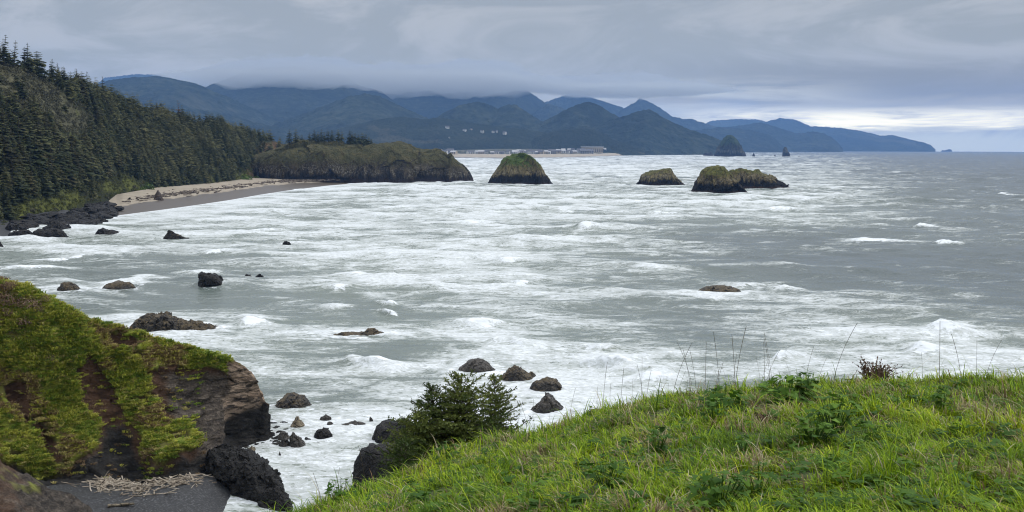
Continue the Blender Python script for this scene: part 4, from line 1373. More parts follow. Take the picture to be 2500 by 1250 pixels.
shrub('leafy_bush', 361, 470, 4, 34, 26, 'bush_green', 1, 'bright green round bush at the forest foot behind the upright rock', bvh=hill_bvh, n=600)
shrub('leafy_bush', 348, 472, 4, 24, 18, 'bush_green', 2, 'smaller bright green bush left of the round one', bvh=hill_bvh, n=400)
shrub('leafy_bush', 600, 446, 4, 42, 22, 'bush_green', 3, 'yellow-green bush at the forest foot halfway along the beach', bvh=hill_bvh, n=600)
shrub('leafy_bush', 625, 440, 4, 24, 14, 'bush_green', 4, 'small yellow-green bush beside the halfway bush', bvh=hill_bvh, n=400)
sr = np.random.default_rng(8)
# bare grey-brown brush on the open patch: too many to count
its = []
vb = [leaf_ball(50 + k, 90, .75, .2) for k in range(4)]
for it in range(9000):
    fu = sr.random(); fv = sr.random() * vi1 / (len(HV) - 1)
    p = hill_point(fu, fv); qx, qy = project(p)
    if qx < -40 or qx > 800: continue
    inb = max(in_poly(qx, qy, pl) for pl in BRUSH_POLY)
    if inb > -8 or sr.random() < .02:
        s = sr.uniform(.9, 2.2)
        its.append((p, s, s * sr.uniform(.8, 1.3), sr.uniform(0, 6), sr.integers(4), sr.normal(0, .15)))
for it in range(1500):
    px = sr.uniform(-40, 50); py = sr.uniform(150, 300)
merged_forest('bare_brush', its, vb, M['brush'], 'grey-brown leafless brush on the open slope')
its = []
for it in range(9000):
    fu = sr.random(); fv = sr.random() * 0.42
    p = hill_point(fu, fv); qx, qy = project(p)
    if qx < -40 or qx > 800: continue
    t = HV[int(fv * (len(HV) - 1))]
    ing = max(in_poly(qx, qy, pl) for pl in GRASS_POLY + SLIP_POLY)
    if (ing > -3 and sr.random() < .35) or (t < .2 and sr.random() < .6):
        s = sr.uniform(.5, 1.6)
        its.append((p, s, s * sr.uniform(.6, 1.1), sr.uniform(0, 6), sr.integers(4), sr.normal(-.12, .18)))
merged_forest('undergrowth', its, vb, M['bush_olive'], 'olive undergrowth along the foot of the forest')

# far forest over the town hill (reads as one mass)
var_far = [conifer(450 + k, whorls=6, per=5, seg=1, spread=.24, base=.02, irregular=.4, sparse=.05)[0] for k in range(4)]
its = []
for (bv, x0, x1, y0, y1, n) in ((hillb_bvh, 640, 1560, 280, 378, 5200), (hillk_bvh, 1280, 1570, 310, 372, 2000)):
    for it in range(n):
        px = sr.uniform(x0, x1); py = sr.uniform(y0, y1)
        p, nn = hit(bv, px, py)
        if p is None: continue
        if bv is hillb_bvh and (in_poly(px, py, [(1080, 296), (1150, 303), (1245, 312), (1245, 326), (1080, 318)]) > 0) and sr.random() < .8: continue
        h = sr.uniform(9, 17)
        its.append((p - Vector((0, 0, 1)), h * sr.uniform(.9, 1.5), h, sr.uniform(0, 6), sr.integers(4), sr.normal(0, .16)))
print('far trees', len(its))
for it in range(420):
    px = sr.uniform(1065, 1575); sy = np.interp(px, [q[0] for q in SHORE], [q[1] for q in SHORE])
    D = float(dist_z(px, sy, 0.0)) + sr.choice([sr.uniform(430, 470), sr.uniform(570, 640), sr.uniform(400, 640)])
    p = Vector(at_dist(px, 372.0, D)); q = hit_down(plain_bvh, p.x, p.y)
    if q is None: continue
    h = sr.uniform(6, 13)
    its.append((q - Vector((0, 0, 1)), h * sr.uniform(1.2, 2.0), h, sr.uniform(0, 6), sr.integers(4), sr.normal(.05, .2)))
merged_forest('far_forest', its, var_far, M['far_needles'], 'hazy conifer wood on the low hill behind the town')

# ------------------------------------------------------------------ houses of the far town
def hue_mat(name, c, rough=.8):
    m, n = new_mat(name)
    pos, _ = geo(n)
    f = n.noise(pos, 0.6, 3.0, .6)
    n.out(n.mix(f, tuple(k * .82 for k in c), tuple(min(1, k * 1.12) for k in c)), rough, .3)
    return m


HM = {'white': hue_mat('white_siding', (.58, .58, .56)), 'grey': hue_mat('grey_shingle', (.27, .27, .27)), 'tan': hue_mat('tan_siding', (.42, .36, .28)),
      'roof': hue_mat('slate_roof', (.10, .10, .11)), 'roofl': hue_mat('pale_roof', (.40, .40, .41)), 'glass': hue_mat('dark_window', (.05, .06, .08), .2)}


def house_mesh(w, d, h, rh, overhang=.6):
    x, y = w / 2, d / 2
    wv = np.array([[-x, -y, -3], [x, -y, -3], [x, y, -3], [-x, y, -3], [-x, -y, h], [x, -y, h], [x, y, h], [-x, y, h], [-x, 0, h + rh], [x, 0, h + rh]])
    wf = [np.array([[0, 1, 5, 4], [2, 3, 7, 6]]), np.array([[1, 2, 6, 9, 5], [3, 0, 4, 8, 7]])]
    o = overhang; k = rh / y
    rv = np.array([[-x - o, -y - o, h - o * k], [x + o, -y - o, h - o * k], [x + o, 0, h + rh + .15], [-x - o, 0, h + rh + .15], [-x - o, y + o, h - o * k], [x + o, y + o, h - o * k]])
    rv2 = rv + np.array([0, 0, .35])
    R = np.concatenate([rv, rv2])
    rf = np.array([[6, 7, 8, 9], [9, 8, 11, 10], [0, 3, 2, 1], [3, 4, 5, 2], [0, 1, 7, 6], [4, 10, 11, 5], [1, 2, 8, 7], [2, 5, 11, 8], [0, 6, 9, 3], [3, 9, 10, 4]])
    return wv, wf, R, rf


def window_quads(w, d, h, cols, rows):
    V, F = [], []
    y = -d / 2 - .06
    for r in range(rows):
        for c in range(cols):
            cx = -w / 2 + (c + .5) * w / cols; cz = h * (r + .5) / rows
            ww, hh = w / cols * .28, h / rows * .28
            b = len(V)
            V += [[cx - ww, y, cz - hh], [cx + ww, y, cz - hh], [cx + ww, y, cz + hh], [cx - ww, y, cz + hh]]
            V += [[cx - ww, y + .2, cz - hh], [cx + ww, y + .2, cz - hh], [cx + ww, y + .2, cz + hh], [cx - ww, y + .2, cz + hh]]
            F += [[b, b + 1, b + 2, b + 3], [b + 3, b + 2, b + 6, b + 7], [b, b + 4, b + 5, b + 1]]
    return np.array(V), np.array(F)


def house(px, py, wpx, hpx, colr, label, group, bvh, rot=0.0, gable=True, cols=3, rows=2, roof='roof', deep=None):
    if bvh is None:          # py is metres inland from the waterline
        sy = np.interp(px, [q[0] for q in SHORE], [q[1] for q in SHORE])
        D = float(dist_z(px, sy, 0.0)) + py
        p = Vector(at_dist(px, 372.0, D))
        q = hit_down(plain_bvh, p.x, p.y) or hit_down(fbeach_bvh, p.x, p.y)
        if q is None:
            return None
        p = q
    else:
        p, _ = hit(bvh, px, py)
    if p is None:
        return None
    D = math.hypot(p[0], p[1])
    w = wpx / F_PX * D; h = hpx / F_PX * D
    d = deep or w * .8
    wv, wf, rv, rf = house_mesh(w, d, h * (.68 if gable else .9), h * (.32 if gable else .06), w * .04)
    root = empty('house', p, label, 'house', group)
    root.rotation_euler = (0, 0, -math.atan2(p[0], p[1]) + rot)
    mk('wall', wv, wf, HM[colr], smooth=False, parent=root)
    mk('roof', rv, rf, HM[roof], smooth=False, parent=root)
    V, F = window_quads(w, d, h * .65, cols, rows)
    mk('window', V, F, HM['glass'], smooth=False, parent=root)
    return root


for (px, py, w, h, lab, c) in ((1092, 311, 13, 7, 'white house highest on the wooded hill', 'white'), (1134, 319, 11, 6, 'pale house in the clearing on the wooded hill', 'white'), (1150, 319, 7, 4, 'small pale house right of the clearing house', 'tan'),
                               (1177, 322, 11, 8, 'white gabled house midway along the hillside row', 'white'), (1204, 323, 8, 6, 'white house, left of a close pair on the hill', 'white'), (1213, 324, 7, 6, 'white house, right of a close pair on the hill', 'white'),
                               (1232, 326, 11, 9, 'tall white house at the end of the hillside row', 'white'), (1097, 335, 5, 4, 'tiny white house low among the hill trees', 'white')):
    house(px, py + ((px * 7) % 5 - 2), w * .72, h * .8, c, lab, None, hillb_bvh, rot=((px * 13) % 11 - 5) * .12)
hr = np.random.default_rng(31)
GR = {'white': ('white beachfront house in the row behind the dunes', 'white houses along the town beach'), 'grey': ('grey shingled beachfront house in the row behind the dunes', 'grey houses along the town beach'), 'tan': ('tan beachfront house in the row behind the dunes', 'tan houses along the town beach')}
rows_h = []
for px in np.arange(1255, 1430, 8.5):
    rows_h.append((px + hr.uniform(-2, 2), hr.uniform(385, 425), hr.uniform(8, 14), hr.uniform(6, 9)))
for px in np.arange(1150, 1255, 13):
    rows_h.append((px + hr.uniform(-2, 2), hr.uniform(385, 440), hr.uniform(9, 17), hr.uniform(6, 9)))
for px in np.arange(1255, 1440, 12):
    rows_h.append((px + hr.uniform(-3, 3), hr.uniform(470, 560), hr.uniform(8, 12), hr.uniform(7, 10)))
for px in (1072, 1085, 1095, 1100, 1108):
    rows_h.append((px, hr.uniform(240, 420), hr.uniform(10, 16), hr.uniform(8, 12)))
for px in np.arange(1500, 1565, 8):
    rows_h.append((px, hr.uniform(250, 380), hr.uniform(7, 12), hr.uniform(5, 8)))
for i, (px, py, w, h) in enumerate(rows_h):
    c = hr.choice(['white', 'white', 'grey', 'tan'])
    house(px, py, w, h, c, GR[c][0], GR[c][1], None, hr.uniform(-.5, .5), True, roof=hr.choice(['roof', 'roof', 'roofl']))
for px in np.arange(1575, 1765, 8.5):
    house(px + hr.uniform(-2, 2), hr.uniform(200, 330), hr.uniform(5, 9), hr.uniform(3, 5), 'white' if hr.random() < .6 else 'grey', 'tiny pale house in the far end of the town', 'tiny houses at the far end of the town', None, hr.uniform(-.4, .4), roof='roofl')
house(1446, 470, 52, 13, 'tan', 'large flat-roofed pale hotel block below the dark knoll', None, None, 0, False, 10, 3, 'roofl', 30)
house(1492, 430, 34, 10, 'tan', 'long lower hotel wing right of the large hotel', None, None, 0, False, 8, 2, 'roof', 26)
house(1472, 420, 14, 10, 'white', 'white gabled hotel front between the two hotel blocks', None, None, .1, True, 3, 2, 'roofl', 26)
house(1432, 290, 32, 10, 'grey', 'big grey beachfront inn standing forward on the sand', None, None, .1, True, 6, 3, 'roof', 26)

# ------------------------------------------------------------------ near grassy headland and shingle cove
CL_RIDGE = [(-560, 560, 128), (-300, 610, 124), (-120, 650, 122), (0, 682, 120), (60, 696, 119), (110, 718, 118), (160, 750, 118), (205, 775, 118), (262, 788, 119), (320, 802, 119), (360, 815, 119), (400, 829, 119), (450, 843, 119), (500, 856, 119),
            (550, 872, 119), (580, 886, 119), (606, 902, 119), (622, 925, 119.5), (632, 952, 120), (645, 978, 120), (652, 1005, 121), (655, 1032, 121), (660, 1060, 121)]
CL_BASE = [(-560, 1330, 2.0), (-300, 1280, 2.0), (-120, 1235, 2.0), (0, 1200, 2.0), (60, 1186, 2.0), (110, 1176, 2.0), (160, 1170, 2.0), (205, 1164, 2.0), (262, 1160, 2.0), (320, 1162, 1.8), (360, 1170, 1.8), (400, 1158, 1.8), (450, 1150, 1.8), (500, 1140, 1.2),
           (545, 1122, 0.6), (566, 1108, 0.3), (585, 1098, 0.1), (603, 1092, 0), (620, 1087, 0), (634, 1083, 0), (645, 1080, 0), (654, 1078, 0), (662, 1076, -.2)]
GRASS_OFF = [[(255, 808), (290, 812), (330, 815), (348, 838), (310, 850), (268, 838)],
             [(203, 846), (222, 868), (262, 915), (292, 950), (306, 1005), (300, 1068), (240, 1030), (205, 975), (178, 905), (196, 890)],
             [(8, 930), (62, 938), (80, 1000), (72, 1040), (30, 985)],
             [(78, 1008), (112, 1040), (138, 1085), (152, 1130), (118, 1112), (92, 1060)],
             [(372, 912), (420, 892), (470, 893), (520, 902), (548, 914), (556, 880), (640, 900), (700, 1080), (560, 1130), (500, 1160), (470, 1128), (352, 1115), (350, 1075), (375, 1045), (395, 1000), (372, 960)],
             [(-200, 1130), (0, 1120), (90, 1150), (170, 1150), (235, 1085), (258, 1025), (312, 1018), (340, 1060), (352, 1115), (420, 1118), (520, 1125), (520, 1300), (-200, 1300)]]
GRASS_ON = [[(352, 1060), (385, 1048), (420, 1030), (462, 1040), (472, 1058), (488, 1082), (452, 1102), (420, 1114), (362, 1112)], [(370, 1010), (405, 1022), (440, 1050), (420, 1060), (380, 1045)]]
ROCK_AREA = [[(392, 912), (470, 905), (548, 914), (556, 880), (640, 900), (700, 1080), (560, 1130), (500, 1160), (470, 1128), (470, 1060), (420, 1020), (392, 970)]]
BLACK_AREA = [[(548, 1062), (575, 1020), (598, 1000), (640, 975), (690, 990), (700, 1100), (540, 1110)],
              [(-200, 1140), (60, 1130), (170, 1150), (240, 1090), (262, 1040), (312, 1028), (352, 1120), (520, 1118), (520, 1250), (-200, 1300)]]


def near_cliff():
    nu, nv, nb = 330, 230, 24
    Rg = np.array(CL_RIDGE, float); Bs = np.array(CL_BASE, float)
    s = np.concatenate([[0], np.cumsum(np.hypot(np.diff(Rg[:, 0]), np.diff(Rg[:, 1])))])
    t = np.linspace(0, s[-1], nu)
    # finer where the picture sees it
    R = np.stack([np.interp(t, s, Rg[:, k]) for k in range(3)], 1)
    B = np.stack([np.interp(t, s, Bs[:, k]) for k in range(3)], 1)
    # soften the corners of both curves
    ker = np.ones(7) / 7
    for Q in (R, B):
        for k in range(3):
            Q[:, k] = np.convolve(np.pad(Q[:, k], 3, 'edge'), ker, 'valid')
    top = at_dist(R[:, 0], R[:, 1], R[:, 2])
    bot = at_z(B[:, 0], B[:, 1], B[:, 2])
    v = np.linspace(0, 1, nv)
    G = np.zeros((nu, nv + nb, 3))
    steep = np.interp(R[:, 0], [-560, 300, 480, 560, 660], [.0, .05, .4, .8, 1.0])
    # profile: turf slope that bulges, then a steep rock face above the shore
    for k, q in enumerate(v):
        zf = (1 - q)
        hf_slope = 1 - (1 - q) ** 1.0
        hf = q ** 1.0 * (1 - .30 * np.sin(np.pi * q)) * (1 - steep) + steep * (q ** 1.9)
        G[:, k, :2] = top[:, :2] + (bot - top)[:, :2] * hf[:, None] if np.ndim(hf) else top[:, :2] + (bot - top)[:, :2] * hf
        G[:, k, 2] = top[:, 2] + (bot[:, 2] - .8 - top[:, 2]) * q
    # back side down to the sea beyond the ridge
    dirs = top[:, :2] / np.hypot(top[:, 0], top[:, 1])[:, None]
    back = []
    for k in range(nb):
        q = (k + 1) / nb
        P = np.zeros((nu, 3))
        P[:, :2] = top[:, :2] + dirs * (24 * q)
        P[:, 2] = top[:, 2] - (top[:, 2] + 2) * q ** 1.3 - 1.2 * q
        back.append(P)
    G = np.concatenate([np.stack(back[::-1], 1), G[:, :nv]], 1)
    qx, qy = project(G)
    N = grid_normals(G)
    if N[nu // 2, nb + nv // 2, 1] > 0: N = -N
    wx = qx + 38 * fbm(G / 4.0, 5, .65); wy = qy + 28 * fbm(G / 4.0 + 30, 5, .65)
    bare = np.full(qx.shape, -1e9)
    for pl in GRASS_OFF:
        bare = np.maximum(bare, in_poly(wx, wy, pl))
    on = np.full(qx.shape, -1e9)
    for pl in GRASS_ON:
        on = np.maximum(on, in_poly(wx, wy, pl))
    bare = np.minimum(bare, -on)
    spots = fbm(G / 2.4 + 70, 4, .55)
    holes = sst(spots, .22, .32) * sst(qy, 780, 860)
    grass = sst(-bare + 5 * fbm(G / .8 + 11, 3, .6), -2.5, 3) * (1 - .9 * holes)
    isback = np.zeros(qx.shape, bool); isback[:, :nb] = True
    grass = np.where(isback, sst(qx, 585, 555) * 1.0, grass)
    rock = np.full(qx.shape, -1e9); blk = np.full(qx.shape, -1e9)
    for pl in ROCK_AREA: rock = np.maximum(rock, in_poly(wx, wy, pl))
    for pl in BLACK_AREA: blk = np.maximum(blk, in_poly(wx, wy, pl))
    blackf = sst(blk, -8, 10)
    dirt = np.clip(1 - sst(rock, -8, 12) - blackf, 0, 1)
    env = np.ones(qx.shape)
    env[:, :nb] = np.linspace(.2, 1, nb)[None, :] * 0.6
    crest = np.abs(np.arange(G.shape[1]) - nb) / 14.0
    env *= np.clip(.25 + crest, 0, 1)[None, :]
    gully = fbm(G * np.array([1, 1, .35]) / 6.0, 4, .55, True)
    lay = .6 * chunk(G / np.array([2.2, 2.2, 1.3]), 5) + .5 * fbm((G @ np.array([[.8, 0, .3], [0, .8, .2], [-.5, .3, 1.0]])) / np.array([3.5, 3.5, 1.2]), 5, .6, True)
    big = fbm(G / 11.0, 3)
    d = 1.0 * big + .7 * (gully - .3) + (1 - grass) * .55 * (lay - .2)
    d += grass * (.45 + .30 * fbm(G / 1.1, 3, .6) + .5 * fbm(G / 3.0 + 3, 3))
    # undercut foot and hollows
    hol = 0
    for (cx, cy, sx, sy, am) in ((300, 1110, 60, 60, 2.2), (400, 1150, 60, 22, 2.0), (352, 1150, 22, 45, 1.6), (120, 1150, 90, 18, 1.2), (572, 1050, 20, 45, 1.6), (245, 960, 45, 70, .7), (300, 825, 40, 18, .5), (115, 1070, 24, 50, .8), (40, 970, 35, 40, .6), (450, 960, 60, 45, .6)):
        hol = hol + am * np.exp(-((qx - cx) / sx) ** 2 - ((qy - cy) / sy) ** 2)
    d = d - hol
    G = G + N * (d * env)[..., None]
    o = mk('grassy_headland', G.reshape(-1, 3), gridF(nu, nv + nb), M['cliff'],
           attrs={'grass': grass.ravel(), 'dirt': dirt.ravel(), 'black': blackf.ravel(), 'pale': sst(in_poly(wx, wy, [(548, 876), (600, 880), (650, 930), (655, 1010), (600, 1000), (560, 1060), (545, 980), (560, 930)]), -6, 8).ravel()})
    tag(o, 'near grassy headland with red-brown slips and a dark rock nose', 'headland')
    return o, G, grass, nb


near_head, CG, CGR, CNB = near_cliff()
cl_bvh = bvh_of(near_head)
FOAM_SPOTS.append((float(at_z(640, 1050)[0]), float(at_z(640, 1050)[1]), 6, 5, .5))

# grass tussocks over the headland (too many to count)
def blade_clump(seed, n=26, spread=.5, h=.5):
    r = np.random.default_rng(seed)
    V, F, T = [], [], []
    for i in range(n):
        a = r.uniform(0, 6.28); c = r.normal(0, spread * .5, 2)
        L = h * r.uniform(.5, 1.2); out = r.uniform(.2, .9) * L
        d = np.array([math.cos(a), math.sin(a)]); w = .05 * r.uniform(.7, 1.5)
        s = np.array([-d[1], d[0]]) * w
        b = len(V)
        p0 = np.array([c[0], c[1], -.1]); p1 = np.array([c[0] + d[0] * out * .35, c[1] + d[1] * out * .35, L * .65]); p2 = np.array([c[0] + d[0] * out, c[1] + d[1] * out, L * .8])
        V += [p0 - [*s, 0], p0 + [*s, 0], p1 + [*s * .8, 0], p1 - [*s * .8, 0], p2]
        F += [[b, b + 1, b + 2, b + 3], [b + 3, b + 2, b + 4, b + 4]]
        T += [.2, .2, .5, .5, .8]
    V = np.array(V); F = np.array(F)
    F = np.concatenate([F[::2], F[1::2]])
    return V, F[:n], F[n:, :3], np.array(T)


def tussocks():
    r = np.random.default_rng(17)
    nu, nv = CG.shape[:2]
    var = [blade_clump(60 + k) for k in range(6)]
    Vs, Q, T3, H = [], [], [], []
    off = 0
    NN = grid_normals(CG)
    if NN[nu // 2, CNB + 100, 1] > 0: NN = -NN
    pal = np.array([[.235, .265, .036], [.345, .345, .065], [.125, .185, .026], [.38, .33, .13], [.18, .125, .07]])
    pn = fbm(CG / 6.0 + 50, 3); pm = fbm(CG / 1.6 + 90, 3)
    for it in range(42000):
        i = r.integers(20, nu - 2); j = r.integers(max(CNB - 5, 0), nv - 2)
        if CGR[i, j] < .75 and (r.random() > .04 or j < CNB or i > nu - 70): continue
        if r.random() > .25 + 1.1 * sst(pm[i, j], -.15, .2): continue
        V, f4, f3, t = var[r.integers(6)]
        p = CG[i, j]
        sc = r.uniform(.4, .9)
        a = r.uniform(0, 6.28); c, s = math.cos(a), math.sin(a)
        W = np.stack([V[:, 0] * c - V[:, 1] * s, V[:, 0] * s + V[:, 1] * c, V[:, 2] * r.uniform(.35, .75)], 1) * sc
        W[:, :2] += NN[i, j, :2] * np.clip(V[:, 2:3], 0, 1) * .5
        W += p
        k = r.integers(3) if pn[i, j] < .12 else r.choice([1, 3, 4, 4])
        if pn[i, j] < -.18: k = r.choice([2, 2, 0])
        if r.random() < .05: k = 3
        hue = pal[k] * r.uniform(1.05, 1.65)
        Vs.append(W); Q.append(f4 + off); T3.append(f3 + off)
        H.append(hue[None, :] * (.7 + .5 * t[:, None]))
        off += len(V)
    o = mk('headland_grass', np.concatenate(Vs), [np.concatenate(Q), np.concatenate(T3)], M['grass'], smooth=False, attrs={'hue': np.concatenate(H)})
    tag(o, 'rough tussock grass covering the near headland', 'grass', None, 'stuff')


tussocks()

# brown dead brush on the upper left of the headland
for k, (px, py, w, h) in enumerate([(22, 742, 70, 34), (70, 748, 60, 30), (20, 705, 40, 22), (112, 735, 26, 18), (60, 790, 46, 22), (20, 770, 40, 24), (152, 812, 14, 10), (120, 880, 30, 16), (95, 760, 34, 18)]):
    p, _ = hit(cl_bvh, px, py)
    if p is None: continue
    D = math.hypot(p[0], p[1])
    V, F, T = leaf_ball(700 + k, 420, h / w * 1.7, .07)
    labs = ['widest brown dead bush on the upper headland grass', 'brown dead bush right of the widest one', 'dead bush near the top edge at the picture border', 'small dead bush highest on the headland edge', 'dead bush below the wide pair', 'dead bush at the border under the widest one', 'tiny dark dead bush on the ridge grass', 'low dead bush above the long red-brown slip', 'dead bush on the right end of the brown cluster']
    root = empty('dead_bush', p, labs[k], 'shrub')
    mk('foliage', V * (w / F_PX * D * .5), F, M['dry_shrub'], smooth=False, attrs={'tint': T}, parent=root)


# cove of dark shingle
def cove():
    n, m = 90, 60
    top = interp_poly([(-500, 1320), (-200, 1250), (0, 1205), (150, 1180), (260, 1170), (360, 1176), (450, 1160), (530, 1138), (600, 1100), (660, 1078)], n)
    bot = interp_poly([(-500, 1700), (-200, 1560), (0, 1480), (200, 1430), (330, 1400), (430, 1370), (540, 1330), (600, 1270), (640, 1150), (690, 1088)], n)
    zt = np.interp(top[:, 0], [-500, 0, 230, 450, 540, 600, 660], [7, 4.0, 2.4, 2.2, .9, -.2, -.9])
    zb = np.interp(bot[:, 0], [-500, 0, 230, 430, 520, 600, 690], [9, 4.5, 1.4, .6, -.2, -.9, -1.2])
    A = at_z(top[:, 0], top[:, 1], zt); B = at_z(bot[:, 0], bot[:, 1], zb)
    t = np.linspace(-.15, 1, m)
    G = A[:, None] + (B - A)[:, None] * t[None, :, None]
    G[..., 2] -= (np.clip(.22 - t, 0, 1) * 3.2 * np.interp(top[:, 0], [540, 620], [1, .1])[:, None])
    G[..., 2] += .16 * fbm(G / 2.2, 4, .6) + .05 * fbm(G / .5, 2, .6, True)
    o = mk('shingle_cove', G.reshape(-1, 3), gridF(n, m), M['gravel'])
    tag(o, 'dark shingle cove under the near headland', None, None, 'structure')
    return o


cv = cove()
cv_bvh = bvh_of(cv)
# earth bank in the bottom left corner
def bank():
    n, m = 90, 50
    top = interp_poly([(-500, 1120), (-150, 1110), (-40, 1118), (0, 1128), (30, 1150), (80, 1172), (130, 1178), (180, 1172), (215, 1182), (238, 1210)], n)
    bot = interp_poly([(-500, 1500), (-150, 1480), (0, 1420), (120, 1400), (200, 1380), (225, 1340), (240, 1300), (244, 1270), (246, 1240), (246, 1222)], n)
    A = at_dist(top[:, 0], top[:, 1], np.interp(top[:, 0], [-500, 0, 240], [92, 93, 94.5]))
    B = at_z(bot[:, 0], bot[:, 1], np.interp(bot[:, 0], [-500, 0, 246], [6, 3, 1.9]))
    t = np.linspace(0, 1, m)
    G = A[:, None] + (B - A)[:, None] * t[None, :, None]
    G[..., 2] += (.25 * np.sin(np.pi * t))[None, :]
    G[..., 2] -= (np.clip((top[:, 0] - 60) / 180, 0, 1) ** 1.2 * 2.3)[:, None]
    q = G @ np.array([[.7, .2, .4], [0, .8, .2], [-.6, .3, 1.0]])
    G[..., 2] += .5 * fbm(G / 3.0, 4, .55) + .22 * (fbm(q / np.array([2.6, 2.6, .8]), 4, .6, True))
    qx, qy = project(G)
    grass = .7 * sst(fbm(G / 1.2 + 8, 4), .10, .3) * sst(in_poly(qx, qy, [(-100, 1130), (60, 1150), (140, 1180), (120, 1205), (30, 1195), (-100, 1190)]), -10, 10)
    dirt = .75 * sst(fbm(G / 2.0 + 21, 4) + .006 * (60 - qx) , -.1, .4)
    G[..., 2] += .35 * chunk(G / 1.6, 9)
    o = mk('earth_bank', G.reshape(-1, 3), gridF(n, m), M['cliff'], attrs={'grass': grass.ravel(), 'dirt': dirt.ravel(), 'black': (0.25 * (1 - dirt)).ravel()})
    tag(o, 'slumped brown earth bank beside the shingle cove', None, None, 'structure')


bank()
# driftwood heap: one mass of sticks, plus a few single logs
_dr = np.random.default_rng(23)
HEAP = [(300, 1166, 46, 10), (262, 1172, 30, 11), (345, 1186, 40, 12), (400, 1176, 55, 9), (430, 1166, 40, 6), (330, 1200, 25, 8), (250, 1190, 18, 10), (360, 1172, 70, 10), (290, 1180, 60, 12)]


def _heap_place(i):
    c = HEAP[_dr.integers(len(HEAP))]
    for _ in range(6):
        px = c[0] + _dr.normal(0, 1) * c[2] * .9; py = c[1] + _dr.normal(0, 1) * c[3] * .75
        p, _n = hit(cv_bvh, px, py)
        if p is not None:
            return np.array(p) + [0, 0, abs(_dr.normal(0, .12))], None
    return np.array([0, 0, -50.0]), None


V, F = logs_mesh(420, _heap_place, .5, 2.6, .02, .065, _dr, .28, 1.5)
tag(mk('driftwood', V, F, M['driftwood']), 'heap of bleached driftwood sticks at the top of the shingle cove', 'driftwood', None, 'stuff')
for k, (px, py, L, R_, th, lab, mt) in enumerate([(296, 1236, 2.1, .16, .25, 'stout orange-brown drift log lying nearest on the shingle', 'tan_rock'), (395, 1206, 2.5, .05, .22, 'thin straight stick lying alone on the open shingle', 'driftwood'),
                                             (288, 1172, 1.5, .12, .45, 'thick pale log end sticking out of the driftwood heap', 'driftwood'), (470, 1162, 1.9, .06, -.05, 'pale drift pole at the far end of the heap', 'driftwood'), (250, 1196, 1.4, .06, -.5, 'dark stick lying across the edge of the earth bank', 'drift_dark'),
                                             (330, 1212, 1.1, .05, -.02, 'short pale stick below the driftwood heap', 'driftwood'), (110, 1217, .8, .05, 0, 'short whitish stick alone on the earth bank', 'driftwood')]):
    p, _ = hit(cv_bvh, px, py)
    if p is None: continue
    if k == 6:
        p = Vector(at_z(px, py, p.z + 1.4))
    a = np.arange(8) / 8 * 2 * np.pi
    d = np.array([math.cos(th), math.sin(th), .02]); s = np.cross(d, [0, 0, 1]); u = np.cross(s, d)
    VV = []
    for t in np.linspace(-.5, .5, 7):
        rad = R_ * (1.1 - .4 * (t + .5)) * (1 + .12 * math.sin(9 * t + k))
        VV.append(np.array(p) + d * L * t + s * .12 * L * (t * t) + [0, 0, R_ * .8] + rad * (np.cos(a)[:, None] * s + np.sin(a)[:, None] * u))
    VV = np.concatenate(VV)
    FF = [[j * 8 + q, j * 8 + (q + 1) % 8, (j + 1) * 8 + (q + 1) % 8, (j + 1) * 8 + q] for j in range(6) for q in range(8)]
    caps = np.array([list(range(8)), list(range(48, 56))])
    tag(mk('drift_log', VV, [np.array(FF), caps], M[mt]), lab, 'driftwood')
# rubble stones on the spit between headland and surf
for i in range(26):
    boulder(rr.uniform(640, 820), rr.uniform(1022, 1108), rr.choice([.25, .35, .5, .7]), .05, 'loose dark stone awash beyond the rubble spit', 'loose stones awash by the spit', .5)
for i in range(60):
    px = rr.uniform(575, 700); t = (px - 575) / 125
    py = rr.uniform(1068 - 24 * t * rr.random(), 1096 - 8 * t)
    boulder(px, py, rr.choice([.3, .4, .55, .8]), .15, 'dark stone of the rubble spit at the headland nose', 'dark stones of the rubble spit')
for px, py, s in ((690, 1031, .9), (705, 1034, .8), (668, 1038, .7), (680, 1046, .8), (720, 1038, .6), (662, 1052, .6), (732, 1046, .5), (650, 1062, .6)):
    boulder(px, py, s, .1, 'wet black stone between the headland nose and the surf', 'wet stones by the headland nose', .4)

